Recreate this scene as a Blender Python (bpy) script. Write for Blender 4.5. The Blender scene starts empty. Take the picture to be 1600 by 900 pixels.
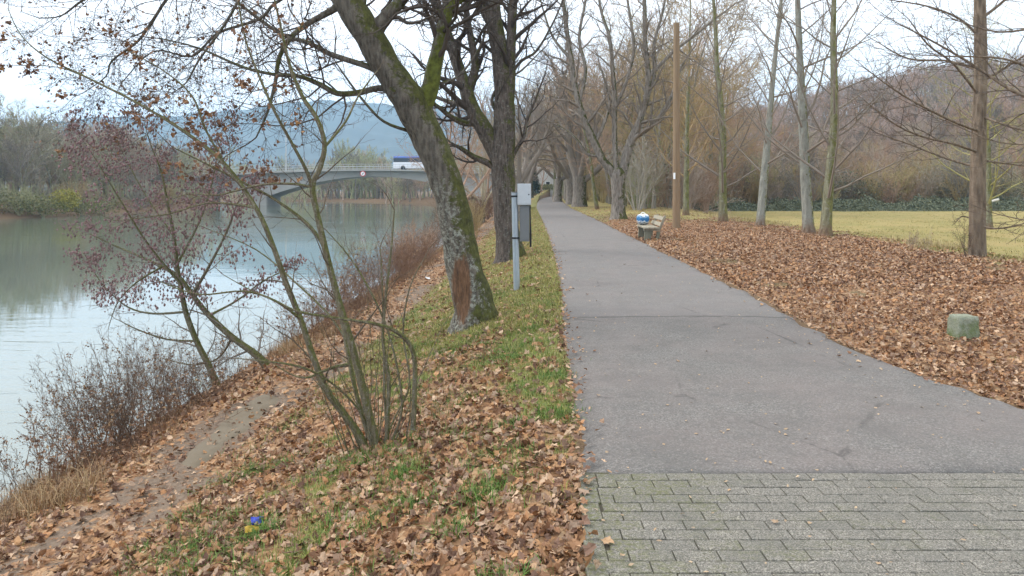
HAZE = 0.00030
EXPO = 0.6
import bpy, bmesh, math, random, time
import numpy as np
from mathutils import Vector, Matrix
T0 = time.time()
SC = bpy.context.scene
COL = SC.collection
R = random.Random(7)
NR = np.random.default_rng(11)
PI = math.pi

# ------------------------------------------------------------------ camera model (photo pixels 1600x900)
F = 1150.0          # focal length in photo pixels
HZ = 296.0          # row of the horizon
EYE = 1.65
def P(px, py, Y):
    return Vector(((px - 800) / F * Y, Y, EYE - (py - HZ) / F * Y))

# ------------------------------------------------------------------ value noise
def _hash(i, j, s):
    h = np.sin(i * 127.1 + j * 311.7 + s * 74.7) * 43758.5453
    return h - np.floor(h)
def vn(x, y, s=0.0):
    x = np.asarray(x, float); y = np.asarray(y, float)
    i = np.floor(x); j = np.floor(y); fx = x - i; fy = y - j
    fx = fx * fx * (3 - 2 * fx); fy = fy * fy * (3 - 2 * fy)
    a = _hash(i, j, s); b = _hash(i + 1, j, s); c = _hash(i, j + 1, s); d = _hash(i + 1, j + 1, s)
    return (a + (b - a) * fx) * (1 - fy) + (c + (d - c) * fx) * fy
def fbm(x, y, s=0.0, o=3):
    t = 0; a = .5; n = 0
    for k in range(o):
        t = t + a * vn(np.asarray(x) * 2 ** k, np.asarray(y) * 2 ** k, s + k * 3.1); n += a; a *= .55
    return t / n
def sm(a, b, x):
    t = np.clip((np.asarray(x, float) - a) / (b - a), 0, 1); return t * t * (3 - 2 * t)

# ------------------------------------------------------------------ the lie of the land
_EY = [(915, 900), (905, 740), (894, 640), (885, 570), (878, 505), (877, 470), (869, 415), (858, 372), (846, 342), (838, 325)]
_RY = [(1600, 640), (1400, 575), (1300, 530), (1200, 471), (1100, 425), (1035, 394), (986, 370), (933, 343), (893, 326)]
def _edge(pts, pre, post):
    ys, xs = [], []
    for px, py in pts:
        Y = F * EYE / (py - HZ); ys.append(Y); xs.append((px - 800) / F * Y)
    ys = [p[0] for p in pre] + ys + [p[0] for p in post]; xs = [p[1] for p in pre] + xs + [p[1] for p in post]
    yy = np.arange(-60, 420, .25); xx = np.interp(yy, ys, xs)
    k = np.hanning(9); k /= k.sum(); xp = np.pad(xx, 4, mode='edge'); 
    return yy, np.convolve(xp, k, mode='valid')
_ey = _edge(_EY, [(-60, .3), (2, .3)], [(95, 3.25), (130, 4.9), (180, 9.5), (420, 40)])
_ry = _edge(_RY, [(-60, 9.5), (1, 8.2), (3.2, 6.0), (4.3, 4.75)], [(95, 6.6), (130, 8.3), (180, 12.8), (420, 43)])
def E(y): return np.interp(y, *_ey)          # left edge of the path
def RE(y): return np.interp(y, *_ry)         # right edge of the path
ZW = -1.6
_pd = [-50, 0, .35, 1.5, 3.1, 3.6, 4.1, 4.7, 5.7, 7.2, 10, 52, 56, 58.5, 63, 75, 400, 4000]
_pz = [0, -.01, -.04, -.36, -.87, -.92, -.95, -1.2, -1.62, -2.5, -3.2, -3.2, -2.3, -1.5, -.2, .3, 1.5, 2]
def bend(y): return np.where(np.asarray(y) > 120, ((np.asarray(y, float) - 120) / 40.0) ** 2 * 14, 0)
def fieldedge(y): return 11.3 + .035 * (np.asarray(y, float) - 18)
def H(x, y):
    x = np.asarray(x, float); y = np.asarray(y, float)
    u = x - E(y); d = -u
    dd = np.where(d < 3, d, 3 + np.maximum(0, d - 3 - bend(y)))
    z = np.interp(dd, _pd, _pz)
    rough = sm(.05, .5, d) * sm(0, 1, 9 - dd) + sm(.1, .8, x - RE(y))
    z = z + rough * ((fbm(x * .9, y * .9, 2.0) - .5) * .14 + (fbm(x * 4, y * 4, 5.0, 2) - .5) * .035)
    z = z + .05 * sm(0, .5, x - RE(y)) - .55 * sm(0, 2.2, x - fieldedge(y) - .5)
    far = sm(56, 80, d)
    z = z + far * (fbm(x * .02, y * .02, 9.0) - .4) * 3
    hx = np.interp(x, [-400, -30, 10, 40, 80, 130, 160, 300, 900], [0, 0, 2.5, 7, 19, 30, 34, 44, 60])
    z = z + hx * sm(80, 215, y) * (.85 + .3 * fbm(x * .02, y * .02, 3.0))
    return z
def Hf(x, y): return float(H(np.array([x]), np.array([y]))[0])
def G(px, py, y0=2.0):
    """ground point seen at a photo pixel"""
    Y = np.concatenate([np.arange(y0, 40, .02), np.arange(40, 400, .2)])
    X = (px - 800) / F * Y; Z = EYE - (py - HZ) / F * Y
    k = np.argmax(Z <= H(X, Y)); return Vector((X[k], Y[k], H(X[k:k+1], Y[k:k+1])[0]))
def at(px, Y, sink=0.0):
    """ground point in the photo column px, Y metres away"""
    x = (px - 800) / F * Y; return Vector((x, Y, Hf(x, Y) - sink))

# ------------------------------------------------------------------ mesh helpers
def mesh_np(name, verts, loops, starts, totals, mats=(), midx=None, smooth=True, cols=None, colname='tint'):
    me = bpy.data.meshes.new(name)
    verts = np.ascontiguousarray(verts, np.float32)
    me.vertices.add(len(verts)); me.vertices.foreach_set('co', verts.ravel())
    me.loops.add(len(loops)); me.loops.foreach_set('vertex_index', np.ascontiguousarray(loops, np.int32))
    me.polygons.add(len(starts)); me.polygons.foreach_set('loop_start', np.ascontiguousarray(starts, np.int32))
    try: me.polygons.foreach_set('loop_total', np.ascontiguousarray(totals, np.int32))
    except Exception: pass
    for m in mats: me.materials.append(m)
    if midx is not None: me.polygons.foreach_set('material_index', np.ascontiguousarray(midx, np.int32))
    me.update(calc_edges=True)
    me.polygons.foreach_set('use_smooth', np.full(len(starts), smooth, bool))
    if cols is not None:
        a = me.attributes.new(colname, 'FLOAT_COLOR', 'POINT')
        c = np.ones((len(verts), 4), np.float32); c[:, :cols.shape[1]] = cols
        a.data.foreach_set('color', c.ravel())
    return me
def faces_np(name, verts, faces, mats=(), midx=None, smooth=False, cols=None):
    faces = np.asarray(faces); n, k = faces.shape
    return mesh_np(name, verts, faces.ravel(), np.arange(n) * k, np.full(n, k), mats, midx, smooth, cols)
def obj(name, me, parent=None, loc=None, **props):
    o = bpy.data.objects.new(name, me); COL.objects.link(o)
    if loc is not None: o.location = loc
    if parent is not None: o.parent = parent
    for k, v in props.items(): o[k] = v
    return o
def thing(name, label, cat, loc=(0, 0, 0), rz=0, group=None):
    o = bpy.data.objects.new(name, None); COL.objects.link(o)
    o.empty_display_size = .2; o.location = loc; o.rotation_euler = (0, 0, rz)
    o['label'] = label; o['category'] = cat
    if group: o['group'] = group
    return o

class Tubes:
    """tapered tubes along polylines, gathered into one mesh"""
    def __init__(s): s.items = {}
    def add(s, pts, rad, sides=5, m=0, lump=0.0):
        if len(pts) < 2: return
        s.items.setdefault((len(pts), sides, m, lump), []).append((pts, rad))
    def arrays(s):
        V, Fc, M = [], [], []; base = 0
        for (n, k, m, lump), L in s.items.items():
            p = np.array([[tuple(q) for q in a] for a, _ in L], float); r = np.array([b for _, b in L], float)
            t = np.empty_like(p); t[:, 1:-1] = p[:, 2:] - p[:, :-2]; t[:, 0] = p[:, 1] - p[:, 0]; t[:, -1] = p[:, -1] - p[:, -2]
            t /= np.linalg.norm(t, axis=2, keepdims=True) + 1e-9
            ref = np.zeros((len(L), 1, 3)); mean = np.abs(t.mean(1)); ref[np.arange(len(L)), 0, mean.argmin(1)] = 1
            n1 = np.cross(t, ref); n1 /= np.linalg.norm(n1, axis=2, keepdims=True) + 1e-9
            n2 = np.cross(t, n1)
            th = np.arange(k) * 2 * PI / k
            rr = r[:, :, None] * np.ones(k)
            if lump:
                zz = np.arange(n)[None, :, None]; ph = NR.random((len(L), 1, 1)) * 6
                rr = rr * (1 + lump * (.5 * np.sin(3 * th + zz * .31 + ph) + .4 * np.sin(5 * th - zz * .53 + 2 * ph) + .5 * np.sin(2 * th + zz * .9 + ph)
                                       + .35 * np.sin(9 * th + zz * .2 + ph) + .8 * (NR.random((len(L), n, k)) - .5)))
            v = p[:, :, None] + rr[..., None] * (n1[:, :, None] * np.cos(th)[:, None] + n2[:, :, None] * np.sin(th)[:, None])
            idx = base + np.arange(len(L) * n * k).reshape(len(L), n, k)
            a = idx[:, :-1]; b = idx[:, 1:]
            f = np.stack([a, np.roll(a, -1, 2), np.roll(b, -1, 2), b], -1).reshape(-1, 4)
            V.append(v.reshape(-1, 3)); Fc.append(f); M.append(np.full(len(f), m)); base += len(L) * n * k
        return np.concatenate(V), np.concatenate(Fc), np.concatenate(M)
    def mesh(s, name, mats, origin=None, smooth=True):
        v, f, m = s.arrays()
        if origin is not None: v = v - np.array(tuple(origin))
        return faces_np(name, v, f, mats, m, smooth)

def crom(pts, sub=4):
    """Catmull-Rom through rows of numbers"""
    a = np.array(pts, float); n = len(a); out = []
    for i in range(n - 1):
        p0 = a[max(i - 1, 0)]; p1 = a[i]; p2 = a[i + 1]; p3 = a[min(i + 2, n - 1)]
        for k in range(sub):
            t = k / sub
            out.append(.5 * (2 * p1 + (p2 - p0) * t + (2 * p0 - 5 * p1 + 4 * p2 - p3) * t * t + (3 * p1 - p0 - 3 * p2 + p3) * t ** 3))
    out.append(a[-1]); return np.array(out)

class MB:
    """boxes and prisms with bevels, one mesh"""
    def __init__(s): s.bm = bmesh.new()
    def box(s, c, size, rot=None, bev=.004):
        b = bmesh.new(); bmesh.ops.create_cube(b, size=1)
        for v in b.verts: v.co = Vector((v.co.x * size[0], v.co.y * size[1], v.co.z * size[2]))
        if bev: bmesh.ops.bevel(b, geom=b.edges[:], offset=bev, segments=2, affect='EDGES', profile=.6)
        m = Matrix.Translation(c) @ (rot.to_4x4() if rot else Matrix.Identity(4))
        bmesh.ops.transform(b, matrix=m, verts=b.verts); s._join(b)
    def cyl(s, p0, p1, r0, r1=None, seg=20, caps=True):
        p0 = Vector(p0); p1 = Vector(p1); d = p1 - p0; b = bmesh.new()
        bmesh.ops.create_cone(b, cap_ends=caps, segments=seg, radius1=r0, radius2=r0 if r1 is None else r1, depth=d.length)
        m = Matrix.Translation((p0 + p1) / 2) @ d.to_track_quat('Z', 'Y').to_matrix().to_4x4()
        bmesh.ops.transform(b, matrix=m, verts=b.verts); s._join(b)
    def prism(s, poly, axis_vec, bev=.003):
        b = bmesh.new(); f = b.faces.new([b.verts.new(p) for p in poly])
        r = bmesh.ops.extrude_face_region(b, geom=[f]); 
        bmesh.ops.translate(b, vec=axis_vec, verts=[g for g in r['geom'] if isinstance(g, bmesh.types.BMVert)])
        bmesh.ops.recalc_face_normals(b, faces=b.faces[:])
        if bev: bmesh.ops.bevel(b, geom=b.edges[:], offset=bev, segments=2, affect='EDGES')
        s._join(b)
    def _join(s, b):
        me = bpy.data.meshes.new('t'); b.to_mesh(me); b.free(); s.bm.from_mesh(me); bpy.data.meshes.remove(me)
    def build(s, name, mat, parent=None, loc=None, smooth=False, **props):
        me = bpy.data.meshes.new(name); s.bm.to_mesh(me); s.bm.free(); me.materials.append(mat)
        if smooth:
            for p in me.polygons: p.use_smooth = True
        return obj(name, me, parent, loc, **props)

# ------------------------------------------------------------------ material helpers
class NT:
    def __init__(s, name):
        s.m = bpy.data.materials.new(name); s.m.use_nodes = True; s.t = s.m.node_tree
        s.b = s.t.nodes['Principled BSDF']; s.out = s.t.nodes['Material Output']
        s.b.inputs['Roughness'].default_value = .85; s.b.inputs['Specular IOR Level'].default_value = .25
    def n(s, kind, **kw):
        x = s.t.nodes.new(kind)
        for k, v in kw.items():
            if k.startswith('i_'): s.set(x.inputs[k[2:].replace('_', ' ')], v)
            else: setattr(x, k, v)
        return x
    def set(s, sock, v):
        if isinstance(v, bpy.types.NodeSocket): s.t.links.new(v, sock)
        elif isinstance(v, (tuple, list)) and len(v) == 3 and sock.type == 'RGBA': sock.default_value = (*v, 1)
        else: sock.default_value = v
    def co(s, kind='Object'): return s.n('ShaderNodeTexCoord').outputs[kind]
    def mapping(s, v, scale=(1, 1, 1), loc=(0, 0, 0), rot=(0, 0, 0)):
        x = s.n('ShaderNodeMapping'); s.set(x.inputs['Vector'], v); x.inputs['Scale'].default_value = scale
        x.inputs['Location'].default_value = loc; x.inputs['Rotation'].default_value = rot; return x.outputs[0]
    def noise(s, v, scale, detail=4, rough=.6, dist=0.0, color=False):
        x = s.n('ShaderNodeTexNoise'); s.set(x.inputs['Vector'], v); x.inputs['Scale'].default_value = scale
        x.inputs['Detail'].default_value = detail; x.inputs['Roughness'].default_value = rough; x.inputs['Distortion'].default_value = dist
        return x.outputs['Color' if color else 'Fac']
    def vor(s, v, scale, out='Distance', feature='F1'):
        x = s.n('ShaderNodeTexVoronoi'); s.set(x.inputs['Vector'], v); x.inputs['Scale'].default_value = scale; x.feature = feature
        return x.outputs[out]
    def ramp(s, f, stops, interp='LINEAR'):
        x = s.n('ShaderNodeValToRGB'); s.set(x.inputs[0], f); r = x.color_ramp; r.interpolation = interp
        while len(r.elements) < len(stops): r.elements.new(.5)
        for e, (p, c) in zip(r.elements, stops):
            e.position = p; e.color = (c, c, c, 1) if isinstance(c, (int, float)) else (*c, 1)
        return x.outputs[0]
    def mix(s, f, a, b, mode='MIX'):
        x = s.n('ShaderNodeMix', data_type='RGBA', blend_type=mode)
        s.set(x.inputs[0], f); s.set(x.inputs[6], a); s.set(x.inputs[7], b); return x.outputs[2]
    def math(s, op, a, b=0.0, c=None, clamp=False):
        x = s.n('ShaderNodeMath', operation=op, use_clamp=clamp); s.set(x.inputs[0], a); s.set(x.inputs[1], b)
        if c is not None: s.set(x.inputs[2], c)
        return x.outputs[0]
    def bump(s, h, strength=.5, dist=.02, normal=None):
        x = s.n('ShaderNodeBump'); s.set(x.inputs['Height'], h); x.inputs['Strength'].default_value = strength; x.inputs['Distance'].default_value = dist
        if normal is not None: s.set(x.inputs['Normal'], normal)
        return x.outputs[0]
    def done(s, color, rough=None, normal=None):
        s.set(s.b.inputs['Base Color'], color)
        if rough is not None: s.set(s.b.inputs['Roughness'], rough)
        if normal is not None: s.set(s.b.inputs['Normal'], normal)
        return s.m
    def attr(s, name, out='Color'): return s.n('ShaderNodeAttribute', attribute_name=name).outputs[out]
    def sep(s, c):
        x = s.n('ShaderNodeSeparateColor'); s.set(x.inputs[0], c); return x.outputs
    def rnd(s): return s.n('ShaderNodeObjectInfo').outputs['Random']

def bark(name, dark, light, moss=0.3, scale=1.0, lichen=.25, wound=None, mosscol=(.038, .037, .013), foot=None, lichen_to=None):
    t = NT(name); c = t.co('Object'); st = t.mapping(c, (1, 1, .22))
    a = t.noise(st, 14 * scale, 6, .65, .4); v = t.vor(st, 22 * scale); f = t.noise(c, 60 * scale, 3)
    h = t.math('ADD', t.math('MULTIPLY', a, .7), t.math('MULTIPLY', v, .5))
    col = t.mix(t.ramp(h, [(.3, 0.0), (.75, 1.0)]), dark, light)
    col = t.mix(t.math('MULTIPLY', f, .5), col, tuple(x * .6 for x in dark))
    li = t.ramp(t.noise(c, 19 * scale, 6, .75), [(.62 - lichen * .3, 0.0), (.72 - lichen * .3, 1.0)])
    if lichen_to:
        zl = t.n('ShaderNodeSeparateXYZ'); t.set(zl.inputs[0], c)
        li = t.math('MULTIPLY', li, t.ramp(t.math('DIVIDE', t.math('ADD', zl.outputs[2], t.math('MULTIPLY', t.noise(c, 2.5, 4), 1.2)), lichen_to * 1.6), [(.5, 1.0), (.72, .12)]))
    col = t.mix(t.math('MULTIPLY', li, min(1, lichen * 1.6)), col, (.34, .35, .29))
    if moss:
        g = t.n('ShaderNodeNewGeometry'); nx = t.n('ShaderNodeSeparateXYZ'); t.set(nx.inputs[0], g.outputs['Normal'])
        side = t.math('ADD', t.math('MULTIPLY', nx.outputs[0], .22), t.math('MULTIPLY', nx.outputs[2], .22))
        mm = t.math('ADD', side, t.math('ADD', t.math('MULTIPLY', t.noise(c, 3.2 * scale, 6, .75, .6), 1.2), t.math('MULTIPLY', t.noise(c, 26 * scale, 4, .7), .45)))
        mk = t.ramp(mm, [(1.06 - moss * .42, 0.0), (1.18 - moss * .42, 1.0)])
        mc = t.mix(t.ramp(t.noise(c, 11 * scale, 5, .7), [(.35, 0.0), (.68, 1.0)]), mosscol, (mosscol[0] * 2.5, mosscol[1] * 2.7, mosscol[2] * 2.0))
        col = t.mix(mk, col, mc)
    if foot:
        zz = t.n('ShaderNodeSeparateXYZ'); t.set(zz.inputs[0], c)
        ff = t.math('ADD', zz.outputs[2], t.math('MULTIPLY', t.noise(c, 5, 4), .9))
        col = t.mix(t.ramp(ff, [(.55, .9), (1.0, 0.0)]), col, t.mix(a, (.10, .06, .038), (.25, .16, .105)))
    if wound:
        d = t.mapping(c, tuple(1 / q for q in wound[1]), tuple(-wound[0][i] / wound[1][i] for i in range(3)))
        ln = t.n('ShaderNodeVectorMath', operation='LENGTH'); t.set(ln.inputs[0], d)
        wf = t.ramp(t.math('MULTIPLY', t.math('ADD', ln.outputs['Value'], t.math('ADD', t.math('MULTIPLY', t.noise(t.mapping(c, (1, 1, .35)), 7, 6, .8), 1.0), t.math('MULTIPLY', t.noise(t.mapping(c, (1, 1, .15)), 34, 4, .8), .5))), .36), [(.56, 1.0), (.63, 0.0)])
        wc = t.mix(t.ramp(t.noise(t.mapping(c, (3, 3, .35)), 8, 6, .8), [(.34, 0.0), (.66, 1.0)]), (.05, .03, .02), (.25, .135, .075))
        col = t.mix(wf, col, wc)
    return t.done(col, .9, t.bump(t.math('ADD', h, t.math('MULTIPLY', t.noise(st, 45 * scale, 4, .7), .35)), 1.0, .045 / scale))
def ridge(px):      # elevation in photo rows of the far ridge
    return np.interp(px, [-900, -200, 0, 60, 150, 250, 340, 430, 520, 600, 700, 800, 1000, 1400, 2600], [200, 205, 203, 200, 190, 186, 178, 168, 164, 166, 172, 180, 190, 200, 200])
ridge_ = ridge
# ------------------------------------------------------------------ what covers the ground
def cover(x, y):
    x = np.asarray(x, float); y = np.asarray(y, float)
    d = E(y) - x; v = x - RE(y)
    n1 = fbm(x * 1.3, y * .8, 21.0); n2 = fbm(x * 3.1, y * 2.3, 33.0); n3 = fbm(x * .5, y * .35, 41.0)
    bank = sm(-.06, .05, d) * (1 - sm(2.85, 3.25, d + (n2 - .5) * .6))
    trail = sm(2.85, 3.25, d + (n2 - .5) * .6) * (1 - sm(3.75, 4.2, d + (n1 - .5) * .7))
    low = sm(3.75, 4.2, d + (n1 - .5) * .7)
    far = sm(6.5, 11.0, y + (n3 - .5) * 5)
    gr_near = sm(.56, .68, n1 * .45 + n2 * .55) * .75
    g_bank = gr_near * (1 - far) + far * (.62 + .5 * sm(.35, .6, n1)) * (1 - .35 * sm(2.0, 3.0, d))
    l_bank = (1 - .6 * sm(.57, .68, n1 * .45 + n2 * .55)) * (1 - far) + far * (.17 + .55 * sm(.42, .64, n2))
    strip = (1 - sm(.35, 1.0, d + (n1 - .5) * .8)) * sm(.32, .5, n2); g_bank = g_bank + .75 * strip * sm(3.4, 5.0, y); l_bank = l_bank * (1 - .6 * strip * sm(3.4, 5.0, y))
    mid = sm(5.8, 8.5, y) * (1 - far) * sm(.44, .6, n2) * (1 - sm(1.6, 2.6, d)); g_bank = g_bank + .6 * mid; l_bank = l_bank * (1 - .45 * mid)
    g_bank = np.minimum(1, g_bank)
    right = sm(-.05, .1, v); fe = sm(-1.0, 1.2, x - fieldedge(y) + (n1 - .5) * 2.2)
    dense = 1 - sm(26, 48, y + (n3 - .5) * 12) * .75
    l_r = right * (1 - fe) * dense * (.72 + .28 * sm(.3, .5, n2)) * (1 - .55 * sm(.62, .74, n1))
    g_r = right * (fe + (1 - fe) * (.30 * sm(.55, .7, n1) + .8 * (1 - dense)))
    leaf = bank * l_bank + trail * (.30 + .42 * sm(.44, .62, n1)) + low * .9 * (1 - sm(5.5, 6.0, d)) + l_r
    grass = bank * g_bank + low * .1 + g_r
    dirt = trail * (1 - .5 * sm(.6, .75, n1))
    return np.clip(leaf, 0, 1), np.clip(grass, 0, 1), np.clip(dirt, 0, 1)

def grow_axis(a, step, lim, k):
    out = [a]
    while out[-1] < lim: out.append(out[-1] + step); step *= k
    return out
us = [-u for u in grow_axis(6.5, .13, 3000, 1.06)[1:]][::-1] + list(np.arange(-6.5, 12.5, .13)) + grow_axis(12.5, .15, 3000, 1.06)
ys_ = list(np.arange(-40, 1.5, 1.0)); yv = 1.5
while yv < 3200: ys_.append(yv); yv += max(.1, yv * .0125) if yv < 300 else yv * .05
UU, YY = np.meshgrid(np.array(us), np.array(ys_)); XX = UU + E(np.clip(YY, -60, 400)); ZZ = H(XX, YY)
inpath = (UU > .04) & (XX < RE(YY) - .06); ZZ = np.where(inpath, -.05, ZZ)
nr, nc = XX.shape; idx = np.arange(nr * nc).reshape(nr, nc)
gf = np.stack([idx[:-1, :-1], idx[:-1, 1:], idx[1:, 1:], idx[1:, :-1]], -1).reshape(-1, 4)
lf, gs, dt = cover(XX.ravel(), YY.ravel())

t = NT('ground'); co = t.co('Object'); cs = t.sep(t.attr('tint'))
nz = t.noise(co, 3.5, 5, .65); nf = t.noise(co, 30, 4)
lcol = t.ramp(t.sep(t.vor(t.mapping(co, (1, 1, .2)), 15, 'Color'))[0], [(0, (.10, .05, .028)), (.3, (.21, .105, .05)), (.6, (.31, .17, .085)), (.85, (.40, .25, .14)), (1, (.48, .34, .21))])
lcol = t.mix(.45, lcol, t.ramp(t.sep(t.vor(co, 31, 'Color'))[1], [(0, (.09, .05, .03)), (.5, (.26, .14, .07)), (1, (.42, .28, .16))]))
gcol = t.ramp(t.noise(co, 55, 4, .7), [(.3, (.075, .08, .025)), (.5, (.17, .17, .055)), (.72, (.28, .26, .10))])
xyz = t.n('ShaderNodeSeparateXYZ'); t.set(xyz.inputs[0], co)
straw = t.ramp(t.noise(t.mapping(co, (.5, .3, .5)), 1.0, 5, .75), [(.36, (.22, .195, .06)), (.5, (.29, .235, .085)), (.62, (.36, .26, .11))])
fieldf = t.math('MULTIPLY', t.ramp(t.math('DIVIDE', xyz.outputs[1], 60.0), [(.2, 0.0), (.8, .8)]), t.ramp(t.math('DIVIDE', xyz.outputs[0], 14.0), [(.15, 0.0), (.55, 1.0)]))
fieldf2 = t.math('MAXIMUM', fieldf, t.ramp(t.math('DIVIDE', xyz.outputs[0], 14.0), [(.78, 0.0), (.9, .95)]))
gcol = t.mix(fieldf2, gcol, t.mix(.45, straw, t.ramp(t.noise(co, 9, 5, .75), [(.3, (.18, .16, .05)), (.7, (.35, .275, .105))])))
dcol = t.mix(nz, (.125, .09, .064), (.24, .18, .132)); dcol = t.mix(t.ramp(nf, [(.45, 0.0), (.75, .6)]), dcol, (.12, .08, .055))
soil = t.mix(nf, (.085, .055, .03), (.20, .13, .075))
col = t.mix(t.ramp(t.math('ADD', cs[1], t.math('MULTIPLY', t.math('SUBTRACT', nf, .5), .7)), [(.25, 0.0), (.6, 1.0)]), soil, gcol)
col = t.mix(t.ramp(t.math('ADD', cs[2], t.math('MULTIPLY', t.math('SUBTRACT', nz, .5), .6)), [(.3, 0.0), (.6, 1.0)]), col, dcol)
lm = t.ramp(t.math('ADD', cs[0], t.math('MULTIPLY', t.math('SUBTRACT', t.noise(co, 11, 3), .5), 1.1)), [(.42, 0.0), (.55, 1.0)])
col = t.mix(lm, col, lcol)
# wooded land: dead leaves and moss under the trees
wood = t.mix(t.noise(co, .35, 5, .7), (.13, .085, .05), (.12, .12, .045))
wf = t.ramp(t.math('DIVIDE', xyz.outputs[2], 10.0), [(.08, 0.0), (.3, 1.0)])
col = t.mix(wf, col, wood)
hb = t.math('ADD', t.math('MULTIPLY', t.vor(co, 15), .8), t.math('MULTIPLY', nf, .5))
M_ground = t.done(col, .95, t.bump(hb, .8, .04))
ground = obj('ground', faces_np('ground', np.stack([XX, YY, ZZ], -1).reshape(-1, 3), gf, [M_ground], None, True, np.stack([lf, gs, dt], -1)), kind='structure')

# ------------------------------------------------------------------ asphalt path
t = NT('asphalt'); co = t.co('Object')
sp = t.sep(t.vor(co, 120, 'Color')); big = t.noise(co, .9, 5, .65); med = t.noise(co, 5, 5, .7)
col = t.ramp(sp[0], [(0, (.10, .091, .085)), (.45, (.165, .155, .143)), (.8, (.202, .191, .176)), (1, (.30, .28, .255))])
col = t.mix(t.ramp(t.noise(co, 45, 4, .7), [(.35, .55), (.6, 0.0)]), col, (.085, .08, .077))
col = t.mix(t.ramp(big, [(.38, 0.0), (.62, .85)]), col, t.mix(.6, col, (.185, .154, .143)))
col = t.mix(t.ramp(t.noise(co, 1.7, 6, .75), [(.34, .95), (.58, 0.0)]), col, t.mix(.55, col, (.105, .10, .093)))
xyz = t.n('ShaderNodeSeparateXYZ'); t.set(xyz.inputs[0], co)
wob = t.math('ADD', xyz.outputs[1], t.math('MULTIPLY', t.math('SUBTRACT', t.noise(co, 2.5, 4), .5), .22))
seam = t.math('ABSOLUTE', t.math('SUBTRACT', wob, 9.35))
col = t.mix(t.ramp(seam, [(.012, .75), (.05, 0.0)]), col, (.05, .047, .045))
col = t.mix(t.ramp(t.math('DIVIDE', wob, 20.0), [(.462, 0.0), (.474, .2)]), col, (.24, .225, .22))
crk = t.vor(t.mapping(co, (1, .55, 1)), .55, 'Distance', 'DISTANCE_TO_EDGE')
crk = t.math('ADD', crk, t.math('MULTIPLY', t.math('SUBTRACT', t.noise(co, 6, 4), .5), .05))
col = t.mix(t.math('MULTIPLY', t.ramp(t.math('ABSOLUTE', crk), [(.002, .6), (.009, 0.0)]), t.ramp(big, [(.5, 0.0), (.58, 1.0)])), col, (.05, .047, .045))
M_asphalt = t.done(col, .9, t.bump(t.math('ADD', sp[1], t.math('MULTIPLY', med, .6)), .55, .006))
py_ = [4.2015, 4.205]
while py_[-1] < 400: py_.append(py_[-1] + max(.09, py_[-1] * .02))
py_ = np.array(py_); kx = 26
jl = (fbm(py_ * 2.3, py_ * 0 + 1, 3.0) - .5) * .16 + (fbm(py_ * 11, py_ * 0, 8.0) - .5) * .09
jr = (fbm(py_ * 1.9, py_ * 0 + 5, 4.0) - .5) * .26 + (fbm(py_ * 10, py_ * 0, 6.0) - .5) * .11
L_ = E(py_) + jl * (py_ > 4.6); R_ = RE(py_) + jr
tt = np.linspace(0, 1, kx); PX = L_[:, None] * (1 - tt) + R_[:, None] * tt; PY = np.repeat(py_[:, None], kx, 1)
crown_ = .022 + .018 * (1 - (2 * tt - 1) ** 2) + (fbm(PX * .7, PY * .7, 12.0) - .5) * .018
crown_[0] = -.03; crown_[1] = np.minimum(crown_[1], .033); py_[0] = 4.2015; crown_[:, 0] = -.03; crown_[:, -1] = -.03
idx = np.arange(len(py_) * kx).reshape(-1, kx)
pf = np.stack([idx[:-1, :-1], idx[:-1, 1:], idx[1:, 1:], idx[1:, :-1]], -1).reshape(-1, 4)
obj('path', faces_np('path', np.stack([PX, PY, crown_], -1).reshape(-1, 3), pf, [M_asphalt], None, True), kind='structure')

# ------------------------------------------------------------------ block paving in the foreground
t = NT('paver'); co = t.co('Object'); tn = t.sep(t.attr('tint')); sp = t.sep(t.vor(co, 210, 'Color'))
col = t.ramp(sp[0], [(0, (.07, .066, .055)), (.4, (.158, .146, .126)), (.75, (.225, .208, .18)), (1, (.36, .33, .28))])
col = t.mix(t.ramp(t.noise(co, 4, 4, .7), [(.35, .4), (.65, 0.0)]), col, (.10, .10, .085))
col = t.mix(t.math('MULTIPLY', tn[0], .3), col, (.12, .115, .10)); 
mo = t.ramp(t.math('ADD', t.noise(co, 2.2, 5, .7), t.math('MULTIPLY', tn[1], .5)), [(.58, 0.0), (.9, .75)])
col = t.mix(t.math('MULTIPLY', mo, t.ramp(t.noise(co, 40, 4), [(.4, 0.0), (.6, .9)])), col, (.11, .115, .035))
M_paver = t.done(col, .92, t.bump(t.math('ADD', sp[1], t.noise(co, 60, 3)), .5, .004))
t = NT('joint'); co = t.co('Object')
M_joint = t.done(t.mix(t.ramp(t.noise(co, 12, 5, .7), [(.45, 0.0), (.6, 1.0)]), (.07, .062, .046), (.075, .075, .03)), .95, t.bump(t.noise(co, 90, 3), .6, .006))
PV, PF, PC = [], [], []
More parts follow.
